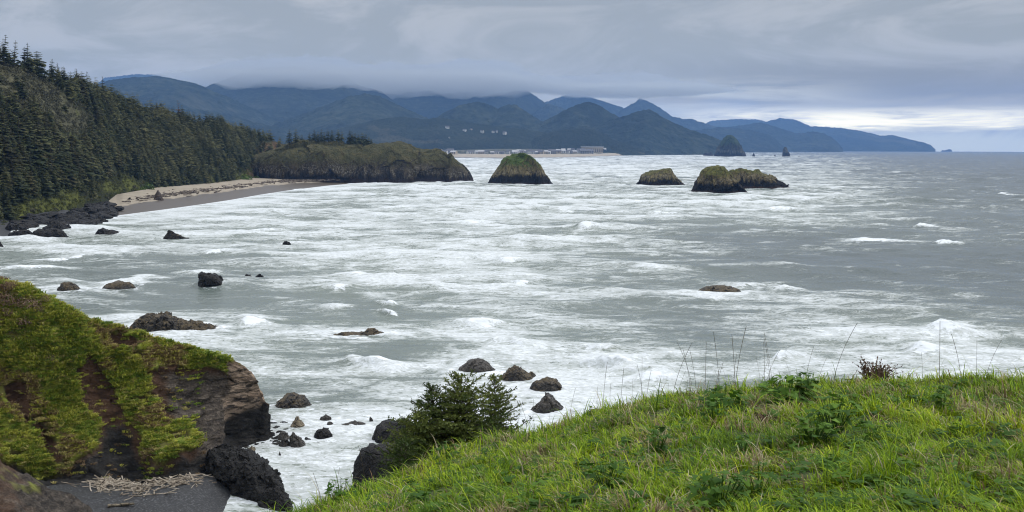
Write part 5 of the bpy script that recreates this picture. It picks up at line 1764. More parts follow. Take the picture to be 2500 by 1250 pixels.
# ------------------------------------------------------------------ the sea
FOAM_ROWS = [362, 372, 385, 420, 450, 500, 540, 580, 630, 690, 750, 800, 850, 900, 950, 1000, 1060, 1150, 1260]
FOAM_COLS = [-200, 300, 600, 900, 1200, 1500, 1700, 1850, 2000, 2250, 2500, 2800]
FOAM_TAB = np.array([
    [.3, .3, .3, .3, .3, .3, .25, .15, .02, .0, .0, .0],
    [.5, .5, .5, .5, .5, .55, .50, .35, .22, .02, .0, .0],
    [.6, .6, .6, .6, .65, .65, .62, .52, .42, .10, .03, .0],
    [.6, .6, .6, .6, .66, .62, .55, .45, .45, .18, .08, .05],
    [.7, .7, .7, .72, .66, .6, .55, .55, .55, .22, .10, .05],
    [.8, .8, .8, .8, .8, .74, .68, .68, .62, .28, .14, .1],
    [.72, .72, .74, .76, .74, .48, .44, .50, .50, .2, .14, .1],
    [.66, .64, .62, .66, .66, .52, .22, .16, .14, .24, .16, .1],
    [.56, .36, .42, .68, .70, .44, .26, .16, .08, .08, .08, .05],
    [.42, .30, .36, .72, .62, .42, .38, .30, .18, .12, .08, .05],
    [.3, .34, .44, .42, .50, .40, .34, .36, .38, .30, .16, .1],
    [.5, .5, .56, .60, .76, .46, .26, .36, .52, .58, .34, .2],
    [.6, .6, .70, .50, .62, .58, .46, .44, .60, .70, .66, .5],
    [.6, .6, .62, .40, .66, .70, .66, .50, .60, .7, .7, .5],
    [.4, .4, .40, .40, .62, .74, .58, .5, .5, .5, .5, .5],
    [.55, .55, .56, .56, .64, .76, .7, .6, .5, .5, .5, .5],
    [.7, .7, .68, .66, .70, .76, .7, .6, .5, .5, .5, .5],
    [.7, .7, .70, .70, .7, .7, .7, .6, .5, .5, .5, .5],
    [.66, .66, .66, .66, .66, .66, .66, .6, .5, .5, .5, .5]])
# breakers: px, py of the crest, half width in px, wave height m, lean of the crest line (radians from across)
BREAKERS = [(1945, 517, 95, 2.6, .05), (1455, 560, 60, 2.2, .05), (1390, 519, 40, 1.6, .1), (2270, 556, 45, 2.0, -.15), (2170, 591, 120, 1.2, .0), (2325, 598, 50, 1.5, -.3),
            (1620, 497, 160, 1.2, 0), (1700, 523, 190, 1.2, 0), (870, 675, 60, 1.0, 1.25), (845, 705, 55, 1.0, .9), (1200, 790, 110, 1.5, .9), (1520, 895, 45, 1.6, 1.35), (1640, 930, 120, 1.0, -.25),
            (2330, 812, 80, 1.7, -.2), (2290, 865, 80, 1.6, .1), (960, 745, 30, 1.1, .6), (965, 770, 26, 1.1, .5), (640, 790, 70, 1.2, .1), (930, 890, 50, 1.0, 1.0), (1910, 880, 22, 1.2, -.6), (1260, 640, 60, 1.4, .6), (1285, 690, 50, 1.3, .8),
            (760, 500, 120, 1.0, .15), (690, 560, 110, 1.0, .3), (1180, 545, 100, 1.2, .2), (120, 660, 110, .8, .3), (200, 625, 130, .7, .35), (560, 620, 80, .7, .1), (1520, 430, 60, 1.4, 0), (1500, 436, 50, 1.2, .0), (2000, 405, 70, 1.4, 0), (2040, 415, 110, 1.2, 0),
            (2080, 396, 20, 1.5, 0), (1900, 400, 40, 1.4, 0), (2480, 477, 30, 1.0, .0), (2455, 474, 18, 1.0, 0), (1350, 400, 80, 1.2, 0), (1250, 520, 90, 1.2, .1), (1000, 510, 90, 1.0, .1), (1750, 400, 90, 1.4, 0), (1560, 392, 120, 1.4, 0)]

_br = np.random.default_rng(2024)
for _k in range(46):
    _px = _br.uniform(120, 2000); _py = 395 + 520 * _br.random() ** 1.15
    if _px > 1500 and 530 < _py < 660: continue
    if _py > 700 and _px < 620: continue
    BREAKERS.append((_px, _py, _br.uniform(45, 150) * np.interp(_py, [395, 700, 900], [.9, 1, .8]), _br.uniform(.5, 1.0), _br.choice([_br.uniform(-.15, .3), _br.uniform(.4, 1.1)]), _br.uniform(.15, .5)))


def seg_dist(X, Y, line):
    d = np.full(X.shape, 1e9)
    for (x1, y1), (x2, y2) in zip(line[:-1], line[1:]):
        t = np.clip(((X - x1) * (x2 - x1) + (Y - y1) * (y2 - y1)) / ((x2 - x1) ** 2 + (y2 - y1) ** 2 + 1e-9), 0, 1)
        d = np.minimum(d, np.hypot(X - x1 - t * (x2 - x1), Y - y1 - t * (y2 - y1)))
    return d


def sea():
    azs = np.concatenate([np.radians(np.linspace(-62, -27.5, 60)), np.radians(np.linspace(-27, 27, 1180)), np.radians(np.linspace(27.5, 62, 60))])
    # radii: even steps of sight-line depression
    s_h = math.sqrt(2 * EYE / R_EARTH)
    sl = np.concatenate([np.linspace(1.2, 0.36, 40), np.linspace(0.355, 0.05, 560), np.linspace(0.0497, s_h * 1.004, 270)])
    r = R_EARTH * (sl - np.sqrt(np.maximum(sl ** 2 - 2 * EYE / R_EARTH, 0)))
    r = np.concatenate([r, [r[-1] * 1.1, r[-1] * 1.22]])
    A, Rr = np.meshgrid(azs, r, indexing='ij')
    X = np.sin(A) * Rr; Y = np.cos(A) * Rr
    qx, qy = project(np.stack([X, Y, drop(Rr)], -1))
    inner = np.abs(A) < np.radians(40)
    qx = np.where(inner, qx, np.sign(A) * 3000); 
    # coverage table, bilinear
    fi = np.interp(qy, FOAM_ROWS, np.arange(len(FOAM_ROWS)))
    fj = np.interp(qx, FOAM_COLS, np.arange(len(FOAM_COLS)))
    i0 = np.minimum(fi.astype(int), len(FOAM_ROWS) - 2); j0 = np.minimum(fj.astype(int), len(FOAM_COLS) - 2)
    a, b = fi - i0, fj - j0
    cov = (FOAM_TAB[i0, j0] * (1 - a) * (1 - b) + FOAM_TAB[i0 + 1, j0] * a * (1 - b) + FOAM_TAB[i0, j0 + 1] * (1 - a) * b + FOAM_TAB[i0 + 1, j0 + 1] * a * b)
    cov = cov * .92
    # depth of the bay: shoal colour close in, grey-blue offshore
    shoal = np.clip(0.2 + cov * 1.1, 0, 1) * np.clip(1.15 - Rr / 2600, 0.1, 1)
    line = [tuple(p) for p in BEACH_LINE[::10, :2]]
    ds = seg_dist(X, Y, line)
    damp = sst(ds, 2, 90) * np.clip((Rr - 80) / 300, 0.12, 1)
    for (cx, cy, rx, ry, st) in FOAM_SPOTS:
        pass
    wx = 9 * fbm(np.stack([X / 120, Y / 160, 0 * X], -1), 2)
    wy = 9 * fbm(np.stack([X / 120, Y / 160, 0 * X + 9], -1), 2)
    eta = np.zeros_like(X); crest = np.zeros_like(X)
    rw = np.random.default_rng(42)
    grp = 0.5 + 0.8 * fbm(np.stack([X / 150, Y / 190, 0 * X + 4], -1), 3)
    far = np.clip(1.2 - Rr / 5000, 0.35, 1)
    jit = .14 * fbm(np.stack([X / 18, Y / 24, 0 * X + 8], -1), 5, .65) + .07 * fbm(np.stack([X / 4, Y / 6, 0 * X + 18], -1), 3, .6)
    for lam, H, th0 in ((66, 2.4, 1.32), (49, 1.9, 1.80), (33, 1.35, .85), (24, .95, 1.5), (17, .65, .55), (12, .46, 1.2), (8.5, .32, .9), (6.2, .22, 1.3)):
        th = th0 + rw.normal(0, .1)
        # travelling to the left and towards the viewer
        k = 2 * np.pi / lam
        ph = k * ((X + wx) * math.cos(th) + (Y + wy) * math.sin(th)) + rw.uniform(0, 6.28)
        sharp = ((1 + np.cos(ph)) * .5) ** 2.8 - 0.28
        mod = np.clip(grp, 0.15, 1.2) if lam > 20 else np.clip(0.6 + 1.2 * fbm(np.stack([X / (lam * 3), Y / (lam * 3), 0 * X + lam], -1), 2), .1, 1.4)
        eta += H * sharp * mod
        if lam > 20:
            back = (ph / (2 * np.pi) + jit) % 1.0          # 0 at the crest, growing behind it
            br = sst(fbm(np.stack([X / 50, Y / 38, 0 * X + lam], -1), 4), 0.0, 0.40)
            crest = np.maximum(crest, np.exp(-back / 0.22) * sst(back, 0, .03) * br * (H / 1.5) ** .4)
    eta *= damp * far
    froth = np.zeros_like(X)
    for (bx, by, bw, H, lean, *fs) in BREAKERS:
        fs = fs[0] if fs else .9
        p = at_z(bx, by, 0.0)
        D = math.hypot(p[0], p[1])
        hw = bw / F_PX * D
        dx, dy = X - p[0], Y - p[1]
        near = (np.abs(dx) < hw * 2.5 + 40) & (np.abs(dy) < hw * 2.5 + 60)
        dx, dy = dx[near], dy[near]
        fdir = np.array([p[0], p[1]]) / D
        rt = np.array([fdir[1], -fdir[0]])
        c, s = math.cos(lean), math.sin(lean)
        ax = rt * c + fdir * s           # along the crest
        bk = -rt * s + fdir * c          # behind the crest (away)
        u = dx * ax[0] + dy * ax[1]; v = dx * bk[0] + dy * bk[1]
        P2 = np.stack([X[near] / 7, Y[near] / 7, 0 * u + bw], -1)
        v = v + 3.0 * fbm(P2 * .5, 3) + 0.6 * H * fbm(P2 * 2.2, 2)
        uu = u / hw
        tap = np.where(uu < -.45, np.exp(-((uu + .45) / .32) ** 2), np.exp(-((uu + .45) / .85) ** 2)) * (1 + .35 * fbm(np.stack([X[near] / 3.5, Y[near] / 3.5, 0 * u + bw], -1), 3))
        W = 1.6 + H * 1.3
        prof = np.where(v < 0, np.exp(-(v / (W * .55)) ** 2), np.exp(-(v / (W * 1.9)) ** 2))
        eta[near] += H * prof * tap * (1 + .25 * fbm(P2 * 3, 3))
        trail = np.where(v < 0, np.exp(-(v / (W * .8)) ** 2), np.exp(-v / (W * 5.0)))
        n4 = fbm(P2 * np.array([1.1, 1.1, 1]) + 5, 5, .65)
        froth[near] = np.maximum(froth[near], fs * sst(tap * np.where(v < 0, np.exp(-(v / (W * .9)) ** 2), np.exp(-v / (W * 1.3))) * 1.15 + .75 * n4, .20, 1.15))
        cov[near] = np.maximum(cov[near], np.clip(.95 * tap ** .5, 0, 1) * trail)
    for (cx, cy, rx, ry, st) in FOAM_SPOTS:
        dx, dy = X - cx, Y - cy
        near = (np.abs(dx) < rx * 3 + 30) & (np.abs(dy) < ry * 3 + 30)
        if not near.any():
            continue
        D = math.hypot(cx, cy)
        m = 2.0 + D * 0.006
        e = np.maximum(np.sqrt((dx[near] / (rx + .1)) ** 2 + (dy[near] / (ry + .1)) ** 2) - 1, 0) * min(rx, ry)
        n5 = fbm(np.stack([X[near] / (m * 1.2), Y[near] / (m * 1.2), 0 * e + 2], -1), 3)
        k = np.exp(-(e / (m * 1.5)))
        cov[near] = np.maximum(cov[near], (st * (.9 + .5 * n5)) * k + cov[near] * (1 - k))
        froth[near] = np.maximum(froth[near], st * .85 * sst(np.exp(-e / (m * .6)) + .7 * n5, .45, 1.35))
        eta[near] += st * (.12 + D * 0.0005) * k * np.clip(.4 + n5, 0, 1.5)
    lowf = fbm(np.stack([X / 190, Y / 75, 0 * X + 6], -1), 4, .55)
    midf = fbm(np.stack([X / 42, Y / 22, 0 * X + 16], -1), 3, .55)
    wq = np.stack([X / 62 + .8 * lowf, Y / 24 + 1.1 * lowf, 0 * X + 51], -1)
    swirl = fbm(wq + .35 * midf[..., None], 4, .55, True)
    cov = cov * np.clip(1.04 - .22 * np.exp(-((Rr - 700) / 350) ** 2), .7, 1.1) + 0.30 * lowf + 0.14 * midf + .52 * (swirl - .50) + 0.42 * crest * np.clip(cov * 1.5, .05, 1)
    cov += 0.30 * np.clip(eta, -1, 1.5) * np.clip(cov, 0, .6)
    sh = np.exp(-ds / 14.0)
    cov = cov + .35 * sh + .25 * np.exp(-np.abs(ds - 25 - 12 * lowf) / 5)
    froth = np.maximum(froth, .8 * sst(np.exp(-ds / 5.0) + .3 * midf, .5, .8))
    Z = eta + drop(Rr)
    # offshore whitecaps
    wc = fbm(np.stack([X / 24, Y / 30, 0 * X + 33], -1), 4, .6)
    froth = np.maximum(froth, .8 * sst(wc + .10 * np.clip(eta, -1, 1), .42, .66) * (Rr > 350) * (Rr < 4500))
    V = np.stack([X, Y, Z], -1).reshape(-1, 3)
    o = mk('sea', V, gridF(len(azs), len(r)), M['water'],
           attrs={'foam': cov.ravel(), 'froth': np.clip(froth, 0, 1).ravel(), 'shoal': shoal.ravel()})
    o.data.polygons.foreach_set('use_smooth', np.ones(len(o.data.polygons), bool))
    return tag(o, 'grey-green ocean bay streaked with white surf', None, None, 'structure')


sea()

# ------------------------------------------------------------------ foreground bluff with grass
EDGE = [(-900, 2300), (-300, 1750), (200, 1490), (500, 1365), (700, 1282), (770, 1252), (860, 1218), (960, 1180), (1040, 1145), (1120, 1112), (1200, 1090), (1280, 1072), (1360, 1048), (1440, 1020), (1520, 990), (1600, 975), (1700, 965), (1800, 955), (1900, 948), (1980, 938), (2060, 932),
        (2140, 928), (2250, 934), (2330, 931), (2420, 928), (2500, 926), (2700, 922), (3300, 915), (4500, 915)]
EDGE_D = [(-900, 9), (700, 11.5), (1000, 12.5), (1500, 14), (2000, 14.5), (2500, 14.5), (4500, 14)]


def bluff_ground(az_px, D):
    """height of the bluff at picture column az_px (as an azimuth) and ground distance D"""
    ey = np.interp(az_px, [e[0] for e in EDGE], [e[1] for e in EDGE])
    eD = np.interp(az_px, [e[0] for e in EDGE_D], [e[1] for e in EDGE_D])
    ez = at_dist(az_px, ey, eD)[..., 2]
    t = D / eD
    z_in = 30.45 + (ez - 30.45) * np.clip(t, 0, 1) ** 1.15
    s = np.maximum(D - eD, 0)
    z_out = ez - .10 * (eD) * 0 - s * (.20 + .18 * np.clip(s / 3, 0, 1)) - .02 * s ** 2
    return np.where(t <= 1, z_in, z_out)


def col_azimuth(px):
    d = ray(px, np.full(np.shape(px), 900.0))
    return np.arctan2(d[..., 0], d[..., 1])


def bluff():
    cols = np.concatenate([np.linspace(-900, 600, 60)[:-1], np.linspace(600, 2600, 420), np.linspace(2600, 4500, 60)[1:]])
    az = col_azimuth(cols)
    rad = np.concatenate([np.linspace(.6, 16, 120), np.linspace(16.3, 34, 40), np.linspace(35, 62, 14)])
    A, Rr = np.meshgrid(az, rad, indexing='ij')
    Z = bluff_ground(np.broadcast_to(cols[:, None], Rr.shape), Rr)
    X = np.sin(A) * Rr; Y = np.cos(A) * Rr
    P = np.stack([X, Y, Z], -1)
    Z = Z + (.10 * fbm(P * np.array([1, 1, 0]) / 1.3, 3) + .05 * fbm(P * np.array([1, 1, 0]) / .45 + 9, 3)) * np.clip((Rr - 1) / 3, 0, 1)
    Z = np.maximum(Z, -2.5)
    V = np.stack([X, Y, Z], -1)
    o = mk('bluff_ground', V.reshape(-1, 3), gridF(len(cols), len(rad)), M['turf'])
    tag(o, 'grassy clifftop slope in front of the viewer', None, None, 'structure')
    return o


bl = bluff()
bl_bvh = bvh_of(bl)
# the clifftop behind and beside the viewer
Vb = []
nb_ = 40
for k in range(nb_):
    a = col_azimuth(np.array([4500.0]))[0] + (2 * math.pi - (col_azimuth(np.array([4500.0]))[0] - col_azimuth(np.array([-900.0]))[0])) * k / (nb_ - 1)
    for r_ in (.6, 4, 10, 20, 40, 62):
        zz = 30.45 if r_ < 20 else 30.45 - (r_ - 18) * .25
        Vb.append([math.sin(a) * r_, math.cos(a) * r_, zz])
tag(mk('clifftop', np.array(Vb), gridF(nb_, 6), M['turf']), 'grassy clifftop around the viewpoint', None, None, 'structure')


def grass_field():
    r = np.random.default_rng(77)
    n = 430000
    # even over the picture, so near and far ground are equally covered
    # thickest where the slope is seen best, carried on to both sides and towards the viewer's feet
    px = np.where(np.arange(n) < 270000, r.uniform(640, 2600, n), r.uniform(2600, 4480, n))
    D = np.exp(r.uniform(np.log(4.2), np.log(16.5), n))
    D = np.where(np.arange(n) > 375000, r.uniform(1.6, 4.4, n), D)
    px = np.where(np.arange(n) > 375000, r.uniform(-300, 4480, n), px)
    az = col_azimuth(px)
    X = np.sin(az) * D; Y = np.cos(az) * D
    P0 = np.stack([X, Y, 0 * X], -1)
    keep = fbm(P0 / .45, 2) + r.normal(0, .2, n) > -.12
    X, Y, D, px, P0 = X[keep], Y[keep], D[keep], px[keep], P0[keep]
    n = len(X)
    Z = bluff_ground(px, D) + .10 * fbm(P0 / 1.3, 3) + .05 * fbm(P0 / .45 + 9, 3)
    qx, qy = project(np.stack([X, Y, Z], -1))
    # patches: lush, yellow-green, straw, dark
    lush = fbm(P0 / 1.6 + 3, 3); straw = fbm(P0 / .8 + 13, 4) ; tall = fbm(P0 / 1.1 + 23, 3)
    sw = sst(straw, .08, .34)
    for (cx, cy, sx, sy, am) in ((1870, 1005, 60, 34, .9), (2440, 1015, 60, 40, .7), (1950, 1120, 50, 40, .5), (1330, 1150, 60, 40, .6), (2300, 1155, 90, 30, .45), (1790, 1190, 120, 30, .3), (1560, 1035, 90, 26, .45), (2140, 960, 90, 20, .45), (1700, 990, 60, 16, .4), (1480, 1230, 120, 30, .45)):
        sw = np.maximum(sw, am * np.exp(-((qx - cx) / sx) ** 2 - ((qy - cy) / sy) ** 2))
    # wind-combed direction with clump scatter
    L = np.exp(r.normal(math.log(.074), .45, n)) * (1 + .5 * np.clip(tall, -.6, .8))
    clump = fbm(P0 / .33 + 41, 2)
    L *= np.where(D > 10, 1.15, 1) * np.clip(1 + 1.5 * clump, .4, 1.8)
    ang = 2.6 + 5.0 * fbm(P0 / .4 + 33, 2) + r.normal(0, .8, n)
    bend = r.uniform(.35, 1.5, n)
    w = r.uniform(.0028, .0062, n) * (1 + .045 * np.maximum(D - 5, 0))
    isstraw = r.random(n) < np.clip(.05 + .78 * sw, 0, .9)
    pal_g = np.array([[.220, .340, .010], [.315, .430, .013], [.130, .230, .008], [.425, .475, .028], [.070, .140, .008]])
    pal_s = np.array([[.42, .35, .18], [.30, .23, .12], [.50, .45, .29], [.22, .145, .08]])
    gi = np.clip((2.0 + 2.6 * lush + r.normal(0, 1.1, n)).astype(int), 0, 4)
    order = np.array([4, 2, 0, 1, 3])
    hue = pal_g[order[gi]]
    hue = hue * 1.1
    hue = np.where(isstraw[:, None], pal_s[r.integers(0, 4, n)], hue) * r.uniform(.75, 1.25, (n, 1))
    d = np.stack([np.cos(ang), np.sin(ang), 0 * ang], 1)
    s = np.stack([-d[:, 1], d[:, 0], 0 * ang], 1)
    base = np.stack([X, Y, Z - .01], 1)
    ts = [0, .4, .75, 1.0]
    pts = []
    cs = []
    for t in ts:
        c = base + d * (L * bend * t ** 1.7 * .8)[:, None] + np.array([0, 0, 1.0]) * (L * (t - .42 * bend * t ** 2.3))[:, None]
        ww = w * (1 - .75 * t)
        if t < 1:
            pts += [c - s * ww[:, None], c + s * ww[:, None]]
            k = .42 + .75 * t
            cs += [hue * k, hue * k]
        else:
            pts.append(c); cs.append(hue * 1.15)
    V = np.stack(pts, 1).reshape(-1, 3)
    C = np.stack(cs, 1).reshape(-1, 3)
    i = np.arange(n) * 7
    Q = np.concatenate([np.stack([i, i + 1, i + 3, i + 2], 1), np.stack([i + 2, i + 3, i + 5, i + 4], 1)])
    T = np.stack([i + 4, i + 5, i + 6], 1)
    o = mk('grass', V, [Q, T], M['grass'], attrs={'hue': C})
    tag(o, 'long green and straw-coloured grass on the bluff', 'grass', None, 'stuff')


grass_field()


def on_bluff(px, py):
    p, _ = hit(bl_bvh, px, py)
    if p is None:
        for k in range(1, 12):
            p, _ = hit(bl_bvh, px, py + 3 * k)
            if p is not None: break
    return p


# broad-leaved plants
def lobed_leaf(r, size):
    k = 9
    a = np.linspace(-2.3, 2.3, k)
    rad = size * (.55 + .45 * np.abs(np.cos(a * 1.36))) * (1 + .12 * r.normal(size=k))
    V = [[0, 0, 0]] + [[rad[i] * math.cos(a[i]), rad[i] * math.sin(a[i]), -.12 * rad[i] * abs(a[i]) + .05 * size * math.cos(4 * a[i])] for i in range(k)]
    F = [[0, i + 1, i + 2] for i in range(k - 1)]
    return np.array(V), np.array(F)


def leafy_plant(px, py, hpx, wpx, label, seed, n=26):
    p = on_bluff(px, py)
    D = math.hypot(p[0], p[1])
    h = hpx / F_PX * D * 1.3 + .08; w = wpx / F_PX * D * .62
    r = np.random.default_rng(seed)
    root = empty('broadleaf_plant', p, label, 'plant')
    Vs, Fs, Ts = [], [], []
    sv, sf = [], []
    off = 0
    n = int(n * 1.7)
    for i in range(n):
        a = r.uniform(0, 6.28); q = math.sqrt(r.random()); hh = h * r.uniform(.35, 1.0) * (1 - .35 * q * q)
        c = np.array([math.cos(a) * w * q, math.sin(a) * w * q, hh])
        V, F = lobed_leaf(r, r.uniform(.22, .40) * max(w, h * .6) * .68)
        az = a + r.normal(0, .6); tilt = r.uniform(.0, 1.0)
        ca, sa = math.cos(az), math.sin(az); ct, st_ = math.cos(tilt), math.sin(tilt)
        W = np.stack([V[:, 0] * ct + V[:, 2] * st_, V[:, 1], -V[:, 0] * st_ + V[:, 2] * ct], 1)
        W = np.stack([W[:, 0] * ca - W[:, 1] * sa, W[:, 0] * sa + W[:, 1] * ca, W[:, 2]], 1) + c
        Vs.append(W); Fs.append(F + off); off += len(W)
        Ts.append(np.full(len(W), np.clip(.5 + r.normal(0, .2) + .25 * (hh / h - .5), 0, 1)))
        b = len(sv); t = .0025 + .002 * h
        sv += [[t, 0, -.05], [-t, t, -.05], [-t, -t, -.05], [c[0] + t * .6, c[1], c[2]], [c[0] - t * .6, c[1] + t * .6, c[2]], [c[0] - t * .6, c[1] - t * .6, c[2]]]
        sf += [[b + k, b + (k + 1) % 3, b + 3 + (k + 1) % 3, b + 3 + k] for k in range(3)]
    mk('foliage', np.concatenate(Vs), np.concatenate(Fs), M['leaf'], attrs={'tint': np.concatenate(Ts)}, parent=root)
    mk('stem', np.array(sv), np.array(sf), M['leaf'], attrs={'tint': np.full(len(sv), .5)}, parent=root)
    return root


for k, a in enumerate([(2035, 1062, 66, 90, 'tallest broad-leaved plant, dark and bushy, in mid slope', 30), (1985, 1085, 55, 90, 'spreading broad-leaved plant at the foot of the tallest one', 30), (1925, 985, 42, 110, 'dark leafy plant clump on the ridge line', 44), (1965, 975, 46, 60, 'tallest leafy tuft at the right of the ridge clump', 20),
                       (1765, 1010, 44, 90, 'dark leafy plant below the ridge, left of the dead bracken', 34), (1742, 1035, 40, 60, 'shaded leafy plant beside the ridge plant', 20), (1600, 1118, 42, 62, 'fresh green plant with upright lobed leaves in the middle of the slope', 20),
                       (1760, 1240, 62, 130, 'large pale-veined leafy plant at the bottom picture edge', 30), (1850, 1215, 50, 80, 'leafy plant right of the large bottom one', 20), (1480, 1195, 40, 90, 'flat leafy plant low in the left of the slope', 22), (1815, 1115, 26, 50, 'small bright leafy plant between the two bracken patches', 14),
                       (2120, 1090, 28, 70, 'low leafy plant right of the tallest one', 16), (2300, 1010, 34, 40, 'small dark-leaved plant alone in the right of the slope', 14), (1090, 1128, 30, 60, 'bright green leafy plant under the young spruces', 16), (830, 1236, 46, 60, 'leafy herb at the lowest end of the grass edge', 22), (1440, 1020, 18, 24, 'small bright herb on the edge beside the dark rock', 10), (2180, 955, 22, 50, 'low leafy plant just under the dead shrub', 14)]):
    leafy_plant(*a[:5], 900 + k, a[5])


# low weeds mixed into the turf (too many to count)
def low_weeds():
    r = np.random.default_rng(404)
    Vs, Fs, Ts = [], [], []
    off = 0
    for i in range(400):
        px = r.uniform(900, 2520); ey = np.interp(px, [e[0] for e in EDGE], [e[1] for e in EDGE])
        py = r.uniform(ey + 8, 1262)
        p, _n = hit(bl_bvh, px, py)
        if p is None: continue
        n = r.integers(5, 12); sz = r.uniform(.018, .05); tn = r.uniform(.2, .9)
        for k in range(n):
            a = r.uniform(0, 6.28); q = r.uniform(.01, .07)
            V, F = lobed_leaf(r, sz * r.uniform(.7, 1.3))
            tilt = r.uniform(-.2, .8); ca, sa = math.cos(a), math.sin(a); ct, s_ = math.cos(tilt), math.sin(tilt)
            W = np.stack([V[:, 0] * ct + V[:, 2] * s_, V[:, 1], -V[:, 0] * s_ + V[:, 2] * ct], 1)
            W = np.stack([W[:, 0] * ca - W[:, 1] * sa + ca * q, W[:, 0] * sa + W[:, 1] * ca + sa * q, W[:, 2] + r.uniform(.04, .10)], 1) + np.array(p)
            Vs.append(W); Fs.append(F + off); off += len(W); Ts.append(np.full(len(W), tn))
    tag(mk('low_weeds', np.concatenate(Vs), np.concatenate(Fs), M['leaf'], attrs={'tint': np.concatenate(Ts)}), 'small green weeds scattered through the turf', 'weeds', None, 'stuff')


low_weeds()


# dead shrub, bracken, straw tufts
def twig_bundle(seed, n, h, w, thick, bristle=True, curl=.5):
    r = np.random.default_rng(seed)
    V, F, T = [], [], []
    for i in range(n):
        a = r.uniform(0, 6.28); L = h * r.uniform(.5, 1.1); out = w * r.uniform(.1, 1.0)
        d = np.array([math.cos(a), math.sin(a), 0]); s = np.array([-d[1], d[0], 0])
        c0 = np.append(r.normal(0, w * .22, 2), -.03)
        tn = np.clip(.45 + r.normal(0, .22), 0, 1)
        K = 6
        prev = None
        for j in range(K + 1):
            t = j / K
            c = c0 + d * out * t ** 1.4 + np.array([0, 0, L * (t - curl * .45 * t ** 3)])
            ww = thick * (1 - .7 * t)
            b = len(V)
            V += [c - s * ww, c + s * ww, c + d * ww * 1.2]
            T += [tn] * 3
            if prev is not None:
                F += [[prev, prev + 1, b + 1, b], [prev + 1, prev + 2, b + 2, b + 1], [prev + 2, prev, b, b + 2]]
            if bristle and j > 0:
                for q in range(4):
                    e = r.normal(size=3); e /= np.linalg.norm(e)
                    l2 = h * .09 * r.uniform(.6, 1.4) * (1.2 - t * .5); x = np.cross(e, d) * thick * .9
                    bb = len(V)
                    V += [c - x, c + x, c + e * l2 + x * .2, c + e * l2 - x * .2]; T += [np.clip(tn + r.normal(0, .15), 0, 1)] * 4
                    F.append([bb, bb + 1, bb + 2, bb + 3])
            prev = b
    return np.array(V), np.array(F), np.array(T)


def dead_plant(name, px, py, hpx, wpx, label, seed, n=26, mat='dry_shrub', cat='shrub', curl=.5, part='frond', th=.009):
    p = on_bluff(px, py)
    D = math.hypot(p[0], p[1])
    V, F, T = twig_bundle(seed, n, hpx / F_PX * D, wpx / F_PX * D * .5, th, True, curl)
    o = mk(name, V, F, M[mat], smooth=False, attrs={'tint': T})
    o.location = p
    tag(o, label, cat)
    return o


dead_plant('dead_shrub', 2140, 934, 62, 110, 'brown dead shrub standing on the ridge of the grass', 31, 70, th=.011, curl=.3)
dead_plant('dead_bracken', 1870, 1030, 42, 90, 'matted brown bracken in a hollow of the slope', 32, 70, curl=1.3)
dead_plant('dead_bracken', 2440, 1030, 44, 80, 'straw-brown bracken tuft at the right of the slope', 33, 60, curl=1.3)
dead_plant('dead_fern', 2275, 1262, 52, 120, 'curled brown dead fern fronds at the bottom picture edge', 34, 16, curl=1.0, th=.010)
dead_plant('dead_fern', 2370, 1262, 60, 110, 'hooked brown fern stalks right of the curled fern', 35, 14, curl=.9, th=.010)
dead_plant('dead_bracken', 1050, 1150, 30, 110, 'reddish dead bracken under the young spruces', 36, 36, curl=1.2)
dead_plant('dead_bracken', 1955, 1125, 30, 60, 'pale dead bracken left of centre slope below the tall plant', 37, 26, curl=1.3)

# tall dry stalks along the edge
def stalk_mesh(seed):
    r = np.random.default_rng(seed)
    K = 9
    V, F = [], []
    lean = r.uniform(-.3, .3); 
    for j in range(K + 1):
        t = j / K
        rad = .0030 * (1 - .5 * t) + .0009
        c = np.array([lean * t ** 1.6, .1 * t * t, t])
        if j >= K - 2: rad *= 1.4
        for q in range(4):
            a = q * math.pi / 2
            V.append(c + [rad * math.cos(a), rad * math.sin(a), 0])
        if j:
            b = (j - 1) * 4
            F += [[b + q, b + (q + 1) % 4, b + 4 + (q + 1) % 4, b + 4 + q] for q in range(4)]
    return np.array(V), np.array(F)


st = np.random.default_rng(61)
sp = []
for k in range(8):
    V, F = stalk_mesh(800 + k)
    sp.append((V, F))
st_me = []
SLAB, SGRP = 'thin dry grass stalk rising above the edge of the bluff', 'tall dry grass stalks along the bluff edge'
cnt = 0
for i in range(64):
    z = st.random()
    if z < .60: px = st.uniform(1480, 2000)
    elif z < .78: px = st.uniform(2000, 2500)
    elif z < .90: px = st.uniform(780, 900)
    else: px = st.uniform(1250, 1480)
    ey = np.interp(px, [e[0] for e in EDGE], [e[1] for e in EDGE])
    eD = np.interp(px, [e[0] for e in EDGE_D], [e[1] for e in EDGE_D]) * st.uniform(.9, 1.02)
    az = col_azimuth(np.array([px]))[0]
    loc = (math.sin(az) * eD, math.cos(az) * eD, float(bluff_ground(np.array([px]), np.array([eD]))[0]) - .02)
    L = st.uniform(40, 170) / F_PX * eD * (1.0 if px > 1400 else .8)
    k = st.integers(8)
    if cnt < 8:
        o = mk('grass_stalk', *sp[cnt], M['stalk']); st_me.append(o)
    else:
        o = st_me[k].copy(); COL.objects.link(o)
    cnt += 1
    o.location = loc; o.scale = (L * st.uniform(.6, 1.5), L, L) if False else (L, L, L)
    o.rotation_euler = (0, 0, st.uniform(-.9, .9) + (math.pi if st.random() < .35 else 0))
    tag(o, SLAB, 'grass stalk', SGRP)
for o in st_me:
    pass


